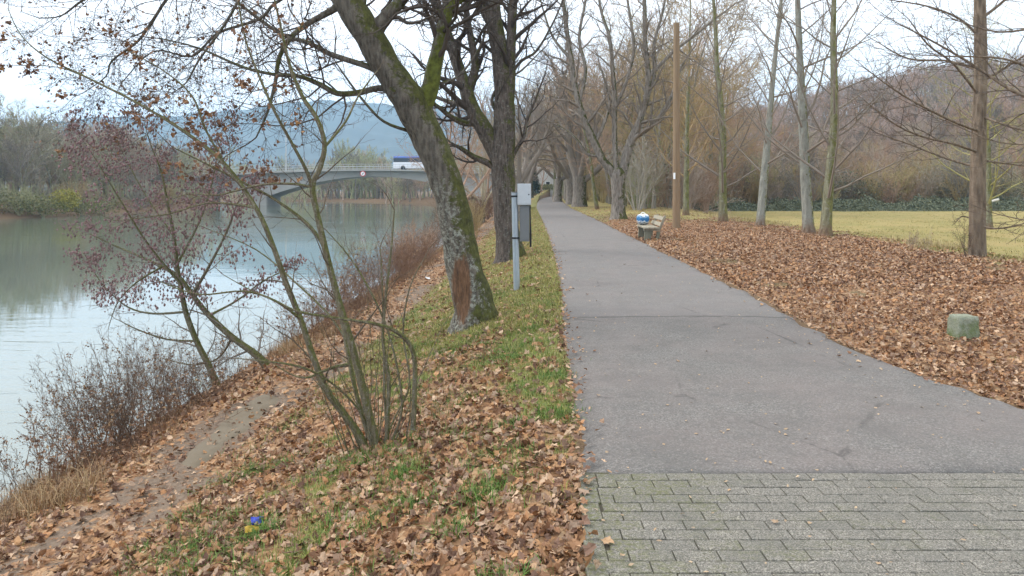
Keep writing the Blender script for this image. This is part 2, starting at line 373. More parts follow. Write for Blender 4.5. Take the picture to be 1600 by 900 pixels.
def paver(x0, x1, y0, y1):
    g = .0024; bv = .0035; z = .030 + R.uniform(-.0025, .0025); tx = R.uniform(-.004, .004); ty = R.uniform(-.004, .004)
    x0 += g; x1 -= g; y0 += g; y1 -= g; b = len(PV); cx = (x0 + x1) / 2; cy = (y0 + y1) / 2
    for (zz, i) in ((-.04, 0), (z - bv, 0), (z - .001, bv * .5), (z, bv * 1.4)):
        for (x, y) in ((x0 + i, y0 + i), (x1 - i, y0 + i), (x1 - i, y1 - i), (x0 + i, y1 - i)):
            PV.append((x, y, zz + ((x - cx) * tx + (y - cy) * ty) * 2))
    edge = max(0, 1 - (cx - .4) / .9); c = (R.random() ** 2, .25 * R.random() + .55 * edge, 0); PC.extend([c] * 16)
    for k in range(3):
        for i in range(4):
            j = (i + 1) % 4; PF.append((b + k * 4 + i, b + k * 4 + j, b + k * 4 + 4 + j, b + k * 4 + 4 + i))
    PF.append((b + 12, b + 13, b + 14, b + 15))
y1 = 4.205; row = 0
while y1 > .5:
    y0 = y1 - .0995; xl = .335 + .07 * (y0 - 3.1) / 1.1
    off = (.5 * (row % 2) + .09 * math.sin(row * 1.7)) * .2
    if row % 2 == 0: paver(xl - .02, xl + .075, y0 - .0995, y1)
    x = xl + .08 + off * .9
    if off > .03: paver(xl + .08, x, y0, y1)
    while x < RE(y0) - .05:
        w = .2 + R.uniform(-.002, .002); paver(x, x + w, y0, y1); x += w
    y1 = y0; row += 1
obj('pavement', faces_np('pavement', np.array(PV), np.array(PF), [M_paver], None, False, np.array(PC)), kind='structure')
b_ = bmesh.new()
f_ = b_.faces.new([b_.verts.new(p) for p in ((.28, .3, .0195), (9, .3, .0195), (9, 4.24, .0195), (.40, 4.24, .0195))])
me = bpy.data.meshes.new('pavement_bed'); b_.to_mesh(me); me.materials.append(M_joint); obj('pavement_bed', me, kind='structure')

# ------------------------------------------------------------------ river
t = NT('water'); co = t.co('Object')
xyz = t.n('ShaderNodeSeparateXYZ'); t.set(xyz.inputs[0], co)
w1 = t.noise(t.mapping(co, (.5, 2.6, 1), rot=(0, 0, .12)), 1.0, 3, .55, .6)
w2 = t.noise(t.mapping(co, (.12, .5, 1)), 1.0, 3, .5)
band = t.ramp(t.noise(t.mapping(co, (.012, .05, 1), loc=(.3, .2, 0)), 1.0, 2, .5), [(.42, .12), (.6, 1.0)])
h = t.math('MULTIPLY', t.math('ADD', w1, t.math('MULTIPLY', w2, 1.2)), band)
t.b.inputs['IOR'].default_value = 2.3; t.b.inputs['Specular IOR Level'].default_value = .5
M_water = t.done((.12, .15, .115), .03, t.bump(h, .16, .09))
b_ = bmesh.new()
xs_ = [-620, -300, -150, -90, -40, -10, -4.2 + .0, ]
vv = [b_.verts.new(p) for p in ((-900, -60, ZW), (12, -60, ZW), (12, 900, ZW), (-900, 900, ZW))]
b_.faces.new(vv); me = bpy.data.meshes.new('river'); b_.to_mesh(me); me.materials.append(M_water); obj('river', me, kind='structure')

# ------------------------------------------------------------------ fallen leaves (real leaf shapes)
def leaf_shape(lobes):
    if lobes:
        a = np.array([-90, -50, -20, 8, 35, 60, 90, 120, 145, 172, 200, 230]) * PI / 180
        r = np.array([.35, .74, .58, .92, .66, .78, 1.08, .80, .60, .9, .55, .70]) if lobes == 1 else np.array([.45, .7, .62, .85, .72, .8, 1.0, .7, .75, .6, .62, .8])
    else:
        a = np.array([-90, -30, 25, 90, 155, 210]) * PI / 180; r = np.array([.7, .55, .75, 1.05, .75, .55])
    v = np.stack([np.cos(a) * r, np.sin(a) * r, np.zeros(len(a))], -1); v = np.vstack([[[0, -.05, 0]], v])
    n = len(a); f = np.array([[0, 1 + i, 1 + (i + 1) % n] for i in range(n)]); return v, f
PAL = np.array([(.32, .17, .085), (.23, .115, .058), (.42, .26, .15), (.13, .066, .04), (.50, .345, .225), (.36, .18, .08), (.29, .18, .115), (.41, .225, .105), (.18, .10, .065), (.35, .24, .165)])
def litter(name, x, y, size, lobes, mat, lift=.012, tilt=.5, curl=.75, pale=0.0):
    n = len(x); z = H(x, y); inp = (x > E(y)) & (x < RE(y)); z = np.where(inp, .036, z)
    v, f = leaf_shape(lobes); m = len(v)
    s = size * NR.uniform(.6, 1.25, n); yaw = NR.uniform(0, 2 * PI, n)
    a, b = NR.normal(0, tilt, n), NR.normal(0, tilt, n)
    cx, cy = NR.uniform(-.5, 1.1, n) * curl, NR.uniform(-.4, .7, n) * curl * NR.integers(0, 2, n)
    L = np.repeat(v[None], n, 0) * s[:, None, None] * np.stack([NR.uniform(.45, 1, n), np.ones(n), np.ones(n)], -1)[:, None]
    L[..., 2] = (cx[:, None] * L[..., 0] ** 2 + cy[:, None] * L[..., 1] ** 2) / s[:, None] + NR.normal(0, .10, (n, m)) * s[:, None]
    ca, sa = np.cos(a)[:, None], np.sin(a)[:, None]; y1, z1 = L[..., 1] * ca - L[..., 2] * sa, L[..., 1] * sa + L[..., 2] * ca
    cb, sb = np.cos(b)[:, None], np.sin(b)[:, None]; x1, z2 = L[..., 0] * cb + z1 * sb, -L[..., 0] * sb + z1 * cb
    cw, sw = np.cos(yaw)[:, None], np.sin(yaw)[:, None]; x2, y2 = x1 * cw - y1 * sw, x1 * sw + y1 * cw
    low = np.minimum(z2.min(1), 0)
    V = np.stack([x2 + x[:, None], y2 + y[:, None], z2 - low[:, None] * .75 + (z + NR.uniform(.0, lift, n))[:, None]], -1).reshape(-1, 3)
    FF = (f[None] + (np.arange(n) * m)[:, None, None]).reshape(-1, 3)
    k = PAL[NR.integers(0, len(PAL), n)] * NR.uniform(.75, 1.2, (n, 1)); k = k * (1 - pale) + np.array((.45, .35, .22)) * pale
    C = np.repeat(k[:, None], m, 1); C *= NR.uniform(.88, 1.1, (n, m, 1))
    return obj(name, faces_np(name, V, FF, [mat], None, False, C.reshape(-1, 3)), kind='stuff')
t = NT('dead_leaf'); co = t.co('Object'); c = t.attr('tint')
M_leaf = t.done(t.mix(t.ramp(t.noise(co, 70, 4, .7), [(.3, .45), (.6, 0.0)]), c, t.mix(.5, c, (.10, .055, .03))), .7, t.bump(t.noise(co, 110, 3), .3, .004)); t.b.inputs['Specular IOR Level'].default_value = .35
def scatter(n, ux, yr, key, power=1.0):
    """random points, nearer ones denser, thinned by the ground cover"""
    yq = yr[0] * (yr[1] / yr[0]) ** NR.random(n) if power else NR.uniform(*yr, n)
    lo = ux[0](yq); hi = ux[1](yq); xq = lo + (hi - lo) * NR.random(n)
    c = cover(xq, yq)[key]; keep = NR.random(n) < c ** 1.3
    fr = np.abs(xq) < .72 * yq + 2.5
    return xq[keep & fr], yq[keep & fr]
leftx = (lambda y: E(y) - 5.9, lambda y: E(y) + .05); rightx = (lambda y: RE(y) - .06, lambda y: fieldedge(y) + 1.0)
x, y = scatter(25000, leftx, (2.6, 8.5), 0); k = NR.random(len(x)) < .5; litter('fallen_leaves', x[~k], y[~k], .037, 2, M_leaf, .02, .6); x, y = x[k], y[k]; litter('fallen_leaves', x, y, .039, 1, M_leaf)
x, y = scatter(42000, leftx, (8.5, 60), 0); litter('fallen_leaves', x, y, .046, False, M_leaf)
x, y = scatter(44000, rightx, (4.6, 12), 0); k = NR.random(len(x)) < .4; litter('fallen_leaves', x[~k], y[~k], .031, 2, M_leaf, .03, .6); x, y = x[k], y[k]; litter('fallen_leaves', x, y, .033, 1, M_leaf, .03)
x, y = scatter(110000, rightx, (12, 70), 0); litter('fallen_leaves', x, y, .040, False, M_leaf, .04)
n = 1100; y = 3.9 * (40 / 3.9) ** NR.random(n); s = NR.random(n) < .5; o = NR.exponential(.055, n) - .02
x = np.where(s, E(y) + o, RE(y) - o); litter('fallen_leaves', x, y, .030, 2, M_leaf, .004, .35, .7)
n = 5000; y = 3.5 * (30 / 3.5) ** NR.random(n); x = E(y) - NR.uniform(2.7, 4.4, n); k = NR.random(n) < cover(x, y)[2]; litter('leaf_crumbs', x[k], y[k], .016, 2, M_leaf, .003, .25, .5)
def onpath(n, y0, y1):
    yq = y0 * (y1 / y0) ** NR.random(n); w = NR.random(n)
    w = np.where(NR.random(n) < .45, np.where(NR.random(n) < .5, w ** 4, 1 - w ** 4), w)
    return E(yq) + (RE(yq) - E(yq)) * w, yq
x, y = onpath(950, 3.0, 30); litter('leaf_crumbs', x, y, .015, False, M_leaf, .003, .2, .4, .55)
x, y = onpath(26, 3.3, 16); litter('leaf_crumbs', x, y, .034, True, M_leaf, .004, .2, .5, .45)

# ------------------------------------------------------------------ grass blades
def grass(name, x, y, hgt, wid, pal, mat, lean=.5, bend_=.5):
    n = len(x); z = H(x, y); a = NR.uniform(0, 2 * PI, n); h = hgt * NR.uniform(.5, 1.35, n); w = wid * NR.uniform(.6, 1.3, n)
    dx, dy = np.cos(a), np.sin(a); ln = np.abs(NR.normal(0, lean, n)) * h; px, py = -dy * w, dx * w
    def q(k, hh, off, ww): return np.stack([x + dx * off + px * ww, y + dy * off + py * ww, z + hh - .01], -1)
    V = np.stack([q(0, 0 * h, 0 * ln, -1), q(0, 0 * h, 0 * ln, 1), q(0, h * .6, ln * .4, .75), q(0, h * .6, ln * .4, -.75), q(0, h * (1 - .25 * ln / h), ln * 1.1, 0)], 1).reshape(-1, 3)
    b = np.arange(n) * 5
    loops = np.stack([b, b + 1, b + 2, b + 3, b + 3, b + 2, b + 4], -1).ravel()
    st = (np.arange(n)[:, None] * 7 + np.array([0, 4])).ravel(); tot = np.tile([4, 3], n)
    pal = np.array(pal); k = pal[NR.integers(0, len(pal), n)] * NR.uniform(.75, 1.25, (n, 1))
    C = np.repeat(k[:, None], 5, 1)
    return obj(name, mesh_np(name, V, loops, st, tot, [mat], None, True, C.reshape(-1, 3)), kind='stuff')
t = NT('grass_blade'); M_grass = t.done(t.attr('tint'), .6)
GREEN = [(.14, .18, .03), (.20, .225, .04), (.26, .255, .055), (.10, .14, .025), (.31, .275, .09), (.37, .30, .14)]
YEL = [(.22, .225, .05), (.28, .265, .065), (.33, .28, .095), (.15, .175, .035), (.40, .32, .15), (.30, .22, .12)]
x, y = scatter(150000, (lambda y: E(y) - 4.6, lambda y: E(y) + .03), (2.6, 14), 1); grass('grass', x, y, .055, .0021, GREEN, M_grass, .8)
x, y = scatter(190000, (lambda y: E(y) - 4.2, lambda y: E(y) + .03), (9, 70), 1); grass('grass', x, y, .06, .0045, YEL, M_grass, .8)
x, y = scatter(50000, (lambda y: RE(y) - .02, lambda y: fieldedge(y) + 1), (4.6, 60), 1); grass('grass', x, y, .05, .004, YEL, M_grass, .8)
n = 70000; y = 15 * (74 / 15.0) ** NR.random(n); x = fieldedge(y) + .3 + NR.random(n) ** 1.2 * (y * .75 + 6 - fieldedge(y)).clip(0); k = NR.random(n) < .15 + sm(.45, .6, fbm(x * .8, y * .5, 61.0)); grass('meadow_grass', x[k], y[k], .08, .008, [(.30, .25, .09), (.24, .22, .075), (.38, .30, .13), (.20, .19, .06)], M_grass, .9)
# lush tufts
tx, ty = [], []
for i in range(200):
    yy = 2.9 * (16 / 2.9) ** R.random(); xx = float(E(yy)) - .1 - 2.9 * R.random(); k = R.randint(40, 160); s = R.uniform(.05, .16)
    for q in range(k): tx.append(R.gauss(xx, s)); ty.append(R.gauss(yy, s))
for (px, py, k, s) in ((408, 838, 420, .07), (625, 745, 300, .1), (640, 790, 260, .1), (430, 735, 260, .1), (780, 765, 240, .1), (865, 650, 320, .1), (865, 590, 220, .1), (760, 570, 420, .2), (300, 860, 150, .06)):
    g = G(px, py)
    for q in range(k): tx.append(R.gauss(g.x, s)); ty.append(R.gauss(g.y, s))
grass('grass', np.array(tx), np.array(ty), .075, .0024, [(.07, .15, .025), (.10, .18, .03), (.13, .19, .04), (.06, .12, .02)], M_grass, .9)
# tan winter grass along the water and at the field edge
x, y = scatter(70000, (lambda y: E(y) - 5.9, lambda y: E(y) - 4.0), (3.5, 60), 0); k = NR.random(len(x)) < sm(.47, .68, fbm(x * 1.6, y * 1.1, 77.0)); x, y = x[k], y[k]
grass('dry_grass', x, y, .24, .0026, [(.30, .20, .10), (.24, .14, .065), (.36, .26, .14), (.19, .11, .055)], M_grass, .8)
x, y = scatter(16000, (lambda y: fieldedge(y) - 1.2, lambda y: fieldedge(y) + 1.6), (14, 60), 1); k = NR.random(len(x)) < sm(.5, .66, fbm(x * .5, y * .5, 55.0)); x, y = x[k], y[k]
grass('dry_grass', x, y, .22, .005, [(.34, .25, .12), (.27, .2, .1), (.38, .3, .16)], M_grass, .7)
# ------------------------------------------------------------------ bark and twig materials
B_old = lambda wound: bark('mossy_bark', (.032, .026, .021), (.18, .155, .125), .36, 1.0, .46, wound, lichen_to=2.6)
M_dark = bark('dark_bark', (.026, .02, .017), (.15, .12, .10), .3, .9, .25)
M_avenue = bark('avenue_bark', (.10, .083, .068), (.33, .285, .24), .3, .6, .2)
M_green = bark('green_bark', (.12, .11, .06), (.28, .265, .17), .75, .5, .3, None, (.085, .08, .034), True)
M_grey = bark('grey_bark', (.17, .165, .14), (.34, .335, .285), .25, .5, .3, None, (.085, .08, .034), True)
M_brown = bark('brown_bark', (.10, .073, .05), (.28, .215, .155), .1, .6, .12)
M_stem = bark('shrub_bark', (.085, .068, .045), (.21, .18, .115), .42, 3.0, .3, None, (.055, .053, .022))
def twigmat(name, stops, noise=True):
    t = NT(name); c = t.ramp(t.rnd(), stops)
    c = t.mix(t.noise(t.co('Object'), .8, 3), c, t.mix(.5, c, (.06, .05, .04)))
    return t.done(c, .8)
T_dark = twigmat('dark_twigs', [(0, (.055, .042, .036)), (1, (.075, .058, .046))])
T_grey = twigmat('grey_twigs', [(0, (.20, .175, .15)), (1, (.27, .24, .205))])
T_av = twigmat('avenue_twigs', [(0, (.24, .20, .165)), (1, (.30, .25, .20))])
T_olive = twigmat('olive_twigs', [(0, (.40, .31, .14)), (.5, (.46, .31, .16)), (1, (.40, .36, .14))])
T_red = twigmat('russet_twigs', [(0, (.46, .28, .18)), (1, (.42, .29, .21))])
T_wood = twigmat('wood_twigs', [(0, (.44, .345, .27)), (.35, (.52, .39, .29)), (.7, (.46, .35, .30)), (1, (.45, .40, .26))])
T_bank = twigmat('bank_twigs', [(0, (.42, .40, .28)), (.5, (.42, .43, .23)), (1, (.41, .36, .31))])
T_bram = twigmat('bramble_stems', [(0, (.23, .12, .07)), (1, (.17, .10, .065))])
def leafmat(name, stops, rough=.65):
    t = NT(name); g = t.n('ShaderNodeNewGeometry')
    return t.done(t.ramp(g.outputs['Random Per Island'], stops), rough)
L_dead = leafmat('withered_leaf', [(0, (.11, .06, .04)), (.5, (.18, .095, .055)), (.85, (.25, .135, .07)), (1, (.36, .20, .08))])
L_cone = leafmat('catkin', [(0, (.15, .09, .088)), (.6, (.27, .165, .163)), (1, (.12, .075, .068))])
L_weed = leafmat('weed_leaf', [(0, (.11, .065, .045)), (.6, (.21, .12, .07)), (1, (.32, .20, .10))])
L_hedge = leafmat('bramble_leaf', [(0, (.09, .105, .07)), (.6, (.13, .15, .095)), (1, (.20, .20, .12))])
L_yellow = leafmat('yellow_leaf', [(0, (.22, .20, .03)), (.6, (.32, .28, .05)), (1, (.16, .17, .045))])
L_olive = leafmat('olive_leaf', [(0, (.10, .11, .04)), (.6, (.15, .15, .055)), (1, (.19, .17, .07))])
L_fir = leafmat('fir_needle', [(0, (.02, .035, .022)), (1, (.05, .07, .04))])

# ------------------------------------------------------------------ branching
def vrand(rng, s): return Vector((rng.gauss(0, s), rng.gauss(0, s), rng.gauss(0, s)))
def side_dir(rng, d, ang, az=None):
    ref = Vector((0, 0, 1)) if abs(d.z) < .9 else Vector((1, 0, 0))
    a = d.cross(ref).normalized(); b = d.cross(a)
    az = rng.uniform(0, 2 * PI) if az is None else az
    return (d * math.cos(ang) + (a * math.cos(az) + b * math.sin(az)) * math.sin(ang)).normalized()
class Spec:
    def __init__(s, seg=(5, 4, 3, 3), wob=(.10, .16, .22, .25), trop=(.05, .05, .03, .0), nch=(7, 6, 5, 0), ang=(50, 45, 45, 40), lr=(.6, .55, .5, .5), rr=(.55, .5, .5, .5), t0=(.25, .2, .15, .1), sides=(6, 4, 3, 3), rmin=.002, taper=.25):
        s.__dict__.update(locals())
def branch(T, rng, p, d, L, r, lv, S, m=0, tips=None, grow_dir=Vector((0, 0, 1))):
    n = S.seg[lv]; st = L / n; pts = [p.copy()]; rad = [r]; dirs = [d]
    for i in range(n):
        d = (d + vrand(rng, S.wob[lv]) + grow_dir * S.trop[lv]).normalized(); p = p + d * st
        pts.append(p); rad.append(max(S.rmin, r * (1 - (1 - S.taper) * (i + 1) / n))); dirs.append(d)
    T.add(pts, rad, S.sides[lv], m)
    if tips is not None and lv >= 2: tips.extend(pts[1:])
    if lv + 1 < len(S.seg) and S.nch[lv] > 0:
        sprout(T, rng, pts, rad, dirs, L, lv, S, m, tips, grow_dir)
def sprout(T, rng, pts, rad, dirs, L, lv, S, m=0, tips=None, grow_dir=Vector((0, 0, 1)), nch=None):
    k = S.nch[lv] if nch is None else nch; n = len(pts) - 1; az = rng.uniform(0, 6)
    for c in range(k):
        t = S.t0[lv] + (1 - S.t0[lv]) * (c + rng.random()) / k; f = t * n; i = min(int(f), n - 1); g = f - i
        q = pts[i].lerp(pts[i + 1], g); rq = rad[i] * (1 - g) + rad[i + 1] * g; az += 2.4 + rng.uniform(-.5, .5)
        dd = side_dir(rng, dirs[i + 1], math.radians(S.ang[lv] * rng.uniform(.7, 1.25)), az)
        ll = L * S.lr[lv] * (1 - .55 * t) * rng.uniform(.7, 1.25)
        branch(T, rng, q, dd, ll, max(S.rmin, rq * S.rr[lv]), lv + 1, S, m, tips, grow_dir)
    if lv < len(S.seg) - 1 and k:      # the tip goes on
        branch(T, rng, pts[-1], dirs[-1], L * S.lr[lv] * .55, rad[-1], lv + 1, S, m, tips, grow_dir)
def hand(rows, Y, sub=4, wk=1.0):
    """limb read off the photo: rows of (column, row, width in pixels[, distance offset]) at distance Y -> points, radii, directions"""
    a = [(r[0], r[1], r[2], r[3] if len(r) > 3 else 0.0) for r in rows]
    c = crom(a, sub); c[:, 2] *= wk; pts = [P(q[0], q[1], Y + q[3]) for q in c]; rad = [max(.0015, q[2] / 2 / F * (Y + q[3])) for q in c]
    dirs = [(pts[min(i + 1, len(pts) - 1)] - pts[max(i - 1, 0)]).normalized() for i in range(len(pts))]
    return pts, rad, dirs
def plen(pts): return sum((pts[i + 1] - pts[i]).length for i in range(len(pts) - 1))
def leaves_at(name, pts, n, size, mat, rng, spread=.06, hang=.6, origin=None, lob=True):
    """small withered leaves hanging in little bunches along the twigs"""
    v, f = leaf_shape(lob); V, FF = [], []; pts = list(pts)
    for i in range(n):
        p = rng.choice(pts); k = rng.choice((1, 1, 2, 3, 4))
        for j in range(k):
            q = p + vrand(rng, spread * .5) - Vector((0, 0, rng.uniform(0, spread) * hang)); s = size * rng.uniform(.5, 1.25)
            m = Matrix.Rotation(rng.uniform(0, 6.3), 3, 'Z') @ Matrix.Rotation(rng.gauss(PI / 2 * hang, .6), 3, 'X') @ Matrix.Rotation(rng.uniform(0, 6.3), 3, 'Z')
            cx, cy = rng.uniform(.2, .9), rng.uniform(-.3, .5); b = len(V)
            for w in v: V.append(q + m @ Vector((w[0] * s * .8, w[1] * s, (cx * w[0] ** 2 + cy * w[1] ** 2) * s)))
            FF.extend((f + b).tolist())
    V = np.array([tuple(a) for a in V]); 
    if origin is not None: V -= np.array(tuple(origin))
    return faces_np(name, V, FF, [mat])
def blobs_at(name, pts, n, r, mat, rng, origin, spread=.05, squash=1.6):
    """little hanging cones: six-sided double pyramids"""
    V, FF = [], []; pts = list(pts)
    for i in range(n):
        c = rng.choice(pts) + vrand(rng, spread) - Vector(tuple(origin)); s = r * rng.uniform(.6, 1.4); b = len(V)
        V.append(c + Vector((0, 0, s * squash)))
        for k in range(5): V.append(c + Vector((math.cos(k * 1.2566) * s, math.sin(k * 1.2566) * s, rng.uniform(-.2, .2) * s)))
        V.append(c - Vector((0, 0, s * squash)))
        for k in range(5): FF.append((b, b + 1 + k, b + 1 + (k + 1) % 5)); FF.append((b + 6, b + 1 + (k + 1) % 5, b + 1 + k))
    return faces_np(name, np.array([tuple(a) for a in V]), FF, [mat])

# ================================================================== the leaning mossy tree (10.7 m away)
def hero(name, label, base, trunk_rows, Y, limbs, crown_spec, mats, rng, group=None, trunk_sides=36, lump=.055, flare=.35, cat='tree', leafn=0, extra=None, sub=5, csides=None, twigs_per=7, lenk=1.0, lmats=None, mossy=None, limbk=1.0):
    th = thing(name, label, cat, base, group=group); T = Tubes()
    p, r, d = hand(trunk_rows, Y, sub)
    T.add(p, [q * (1 + flare * math.exp(-i / 2.2)) for i, q in enumerate(r)], trunk_sides, 0, lump)
    obj('trunk', T.mesh('trunk', [mats[0]], base), th)
    C = Tubes(); tips = []; every = []
    for li_, rows in enumerate(limbs):
        big = rows[0][2] > 9; l = hand(rows, Y, 4, limbk)
        if big and len(rows) > 2:
            T = Tubes(); T.add(l[0], l[1], 14, 0, .05); obj('limb', T.mesh('limb', [mossy if (mossy and li_ == 0) else mats[0]], base), th)
        else: C.add(l[0], l[1], 7, 0)
        every.append(l)
    for l in every: sprout(C, rng, *l, min(plen(l[0]), 3.2) * lenk, 0, crown_spec, 1, tips, nch=max(4, int(plen(l[0]) * twigs_per)))
    if extra: extra(C, p, r, d, tips)
    obj('crown', C.mesh('crown', [mats[0] if not lmats else lmats[1], mats[1]], base), th)
    if leafn: obj('withered_leaves', leaves_at('withered_leaves', [q for q in tips if q.x < -2.6], leafn, .033, L_dead, rng, origin=base), th)
    return th, tips
S_hero = Spec(seg=(7, 6, 4, 3), wob=(.2, .24, .26, .28), trop=(.0, .02, .02, .02), nch=(6, 6, 4, 0), ang=(48, 50, 50, 45), lr=(.55, .55, .5, .5), rr=(.36, .5, .55, .5), sides=(5, 4, 3, 3), rmin=.0020)
Y1 = 10.55; g1 = Vector(((738 - 800) / F * Y1, Y1, EYE - (512 - HZ) / F * Y1))
wc = P(722, 446, Y1) - g1 + Vector((0, -.3, 0))
M_old = B_old(((wc.x, wc.y, wc.z), (.165, .4, .52)))
trunk1 = [(741, 540, 92), (743, 510, 78), (740, 475, 62), (731, 440, 58), (722, 400, 54), (713, 355, 52), (705, 310, 49), (692, 270, 49), (675, 228, 50), (656, 190, 52), (640, 158, 54, -.05), (622, 130, 46, -.05), (600, 97, 45), (578, 58, 45), (553, 20, 44), (532, -15, 40), (505, -70, 36), (470, -150, 30), (440, -240, 22), (415, -330, 13), (400, -400, 5)]
limbs1 = [
 [(660, 165, 34), (672, 140, 28), (677, 110, 25), (685, 77, 23), (693, 43, 21), (701, 15, 18), (722, -4, 13), (765, -25, 10), (820, -70, 7), (880, -150, 4)],
 [(695, 40, 14), (698, 5, 14), (693, -40, 12), (690, -120, 8), (700, -210, 4)],
 [(580, 62, 30), (592, 40, 24), (608, 22, 21), (628, 0, 18), (655, -35, 15), (680, -90, 11), (690, -180, 6)],
 [(556, 35, 15), (563, 20, 13), (568, -8, 11), (570, -60, 8), (560, -140, 4)],
 [(596, 113, 11), (575, 104, 9.5), (550, 96, 9), (513, 83, 8, .3), (483, 67, 7, .5), (443, 55, 6, .7), (400, 26, 5, .9), (350, -15, 3.5, 1.0), (310, -60, 2, 1.0)],
 [(614, 140, 12), (590, 138, 10), (560, 145, 9.5), (527, 146, 9, -.3), (500, 132, 8, -.5), (467, 119, 6.5, -.7), (433, 117, 5.5, -.9), (380, 105, 4.5, -1), (310, 75, 3, -1), (250, 60, 2, -1)],
 [(530, 8, 13), (517, 17, 11), (483, 36, 9), (457, 56, 8, -.2), (437, 88, 7, -.4), (430, 130, 6, -.5), (418, 175, 4, -.5), (400, 215, 2.2, -.5)],
 [(520, -30, 9), (480, -22, 6.5, .2), (430, 5, 5.5, .3), (405, 30, 5, .4), (340, 52, 4.2, .5), (300, 88, 3.4, .5), (240, 80, 2.4, .5), (190, 130, 1.6, .5)],
 [(485, -120, 12), (420, -100, 8), (340, -50, 6), (270, -10, 5), (240, 30, 4.6), (215, 65, 4), (175, 95, 3), (165, 120, 2), (130, 145, 1.3)],
 [(460, -180, 12), (370, -150, 8), (280, -90, 6, -.5), (200, -40, 4.4, -.6), (130, 0, 3.6, -.6), (95, 25, 2.4, -.6), (60, 28, 1.4, -.6)],
 [(470, -160, 10), (430, -90, 6, -.9), (385, -20, 5, -1), (350, 40, 4.2, -1), (310, 95, 3.2, -1), (290, 130, 2, -1), (262, 150, 1.2, -1)],
 [(640, 205, 6), (600, 190, 4.5, -.2), (570, 160, 4, -.3), (540, 120, 3, -.4), (520, 90, 1.6, -.4)],
 [(690, 130, 5), (715, 120, 4), (740, 90, 3), (760, 50, 2)],
]
hero('leaning_maple_tree', 'thick leaning tree with mossy fork and a bare reddish bark wound near its foot', g1, trunk1, Y1, limbs1, S_hero, (M_old, T_dark), random.Random(3), leafn=760, twigs_per=6.5, mossy=bark('moss_covered_bark', (.05, .042, .03), (.2, .18, .14), 1.0, 1.0, .3, None, (.052, .055, .013)))
# knot on the trunk: a cut branch collar
tk = bpy.data.objects['leaning_maple_tree']; K = Tubes(); kp = P(617, 146, Y1 - .22) - g1
K.add([kp + Vector((.1, .22, -.05)), kp + Vector((.02, .05, 0)), kp + Vector((-.02, -.02, .015)), kp + Vector((-.03, -.05, .02)), kp + Vector((-.02, -.035, .015)), kp + Vector((0, .02, 0))], [.14, .105, .085, .07, .045, .005], 14, 0, .05)
obj('branch_scar', K.mesh('branch_scar', [M_old]), tk)

# ================================================================== second dark tree behind the meter post
Y2 = 19.9; g2 = at(797, Y2)
trunk2 = [(799, 412, 52), (797, 395, 44), (792, 360, 37), (789, 320, 36), (787, 280, 36), (785, 240, 37), (788, 200, 35), (788, 160, 31), (785, 120, 27), (780, 80, 26), (773, 40, 25), (768, 0, 24), (760, -60, 20), (750, -140, 15), (745, -230, 9), (742, -300, 4)]
limbs2 = [
 [(783, 250, 30), (772, 232, 27), (757, 203, 26), (738, 170, 23), (725, 132, 20), (712, 92, 18), (700, 55, 15), (685, 20, 13), (668, -25, 11), (650, -90, 8), (640, -170, 4)],
 [(728, 140, 16), (742, 110, 13), (738, 70, 11), (730, 30, 10), (728, -20, 8), (735, -90, 5)],
 [(789, 190, 24), (795, 150, 19), (797, 100, 17), (799, 50, 15), (802, 0, 14), (812, -70, 10), (830, -150, 6)],
 [(768, 40, 12), (755, 15, 12), (748, -20, 10), (735, -80, 7), (720, -150, 4)],
 [(745, 190, 11), (728, 193, 10), (705, 183, 8, -.5), (682, 165, 6.5, -1), (650, 150, 4, -1.4), (610, 145, 2.4, -1.6)],
 [(737, 166, 9), (720, 163, 8), (690, 155, 6, .5), (660, 140, 4, .8), (625, 110, 2.4, 1)],
 [(779, 268, 10), (762, 255, 10), (740, 245, 9), (722, 233, 7, -.3), (708, 225, 4, -.4), (695, 215, 2, -.5)],
 [(797, 255, 8), (806, 235, 7), (818, 215, 6), (823, 190, 5), (835, 160, 4), (850, 120, 2)],
 [(797, 165, 7), (775, 172, 6), (770, 150, 5), (790, 125, 4), (815, 110, 3), (845, 80, 1.6)],
 [(795, 120, 6), (815, 95, 5), (838, 80, 4), (862, 40, 3), (880, 0, 2)],
]
S_big = Spec(seg=(5, 5, 4, 3), wob=(.12, .17, .22, .25), trop=(.03, .03, .03, .02), nch=(6, 6, 5, 0), ang=(45, 50, 50, 45), lr=(.55, .55, .5, .5), rr=(.5, .55, .55, .5), sides=(5, 4, 3, 3), rmin=.0035)
hero('maple_tree', 'dark forked tree directly behind the grey metal meter post', g2, trunk2, Y2, limbs2, S_big, (M_dark, T_dark), random.Random(5), flare=.3, twigs_per=3.2, lenk=1.15)

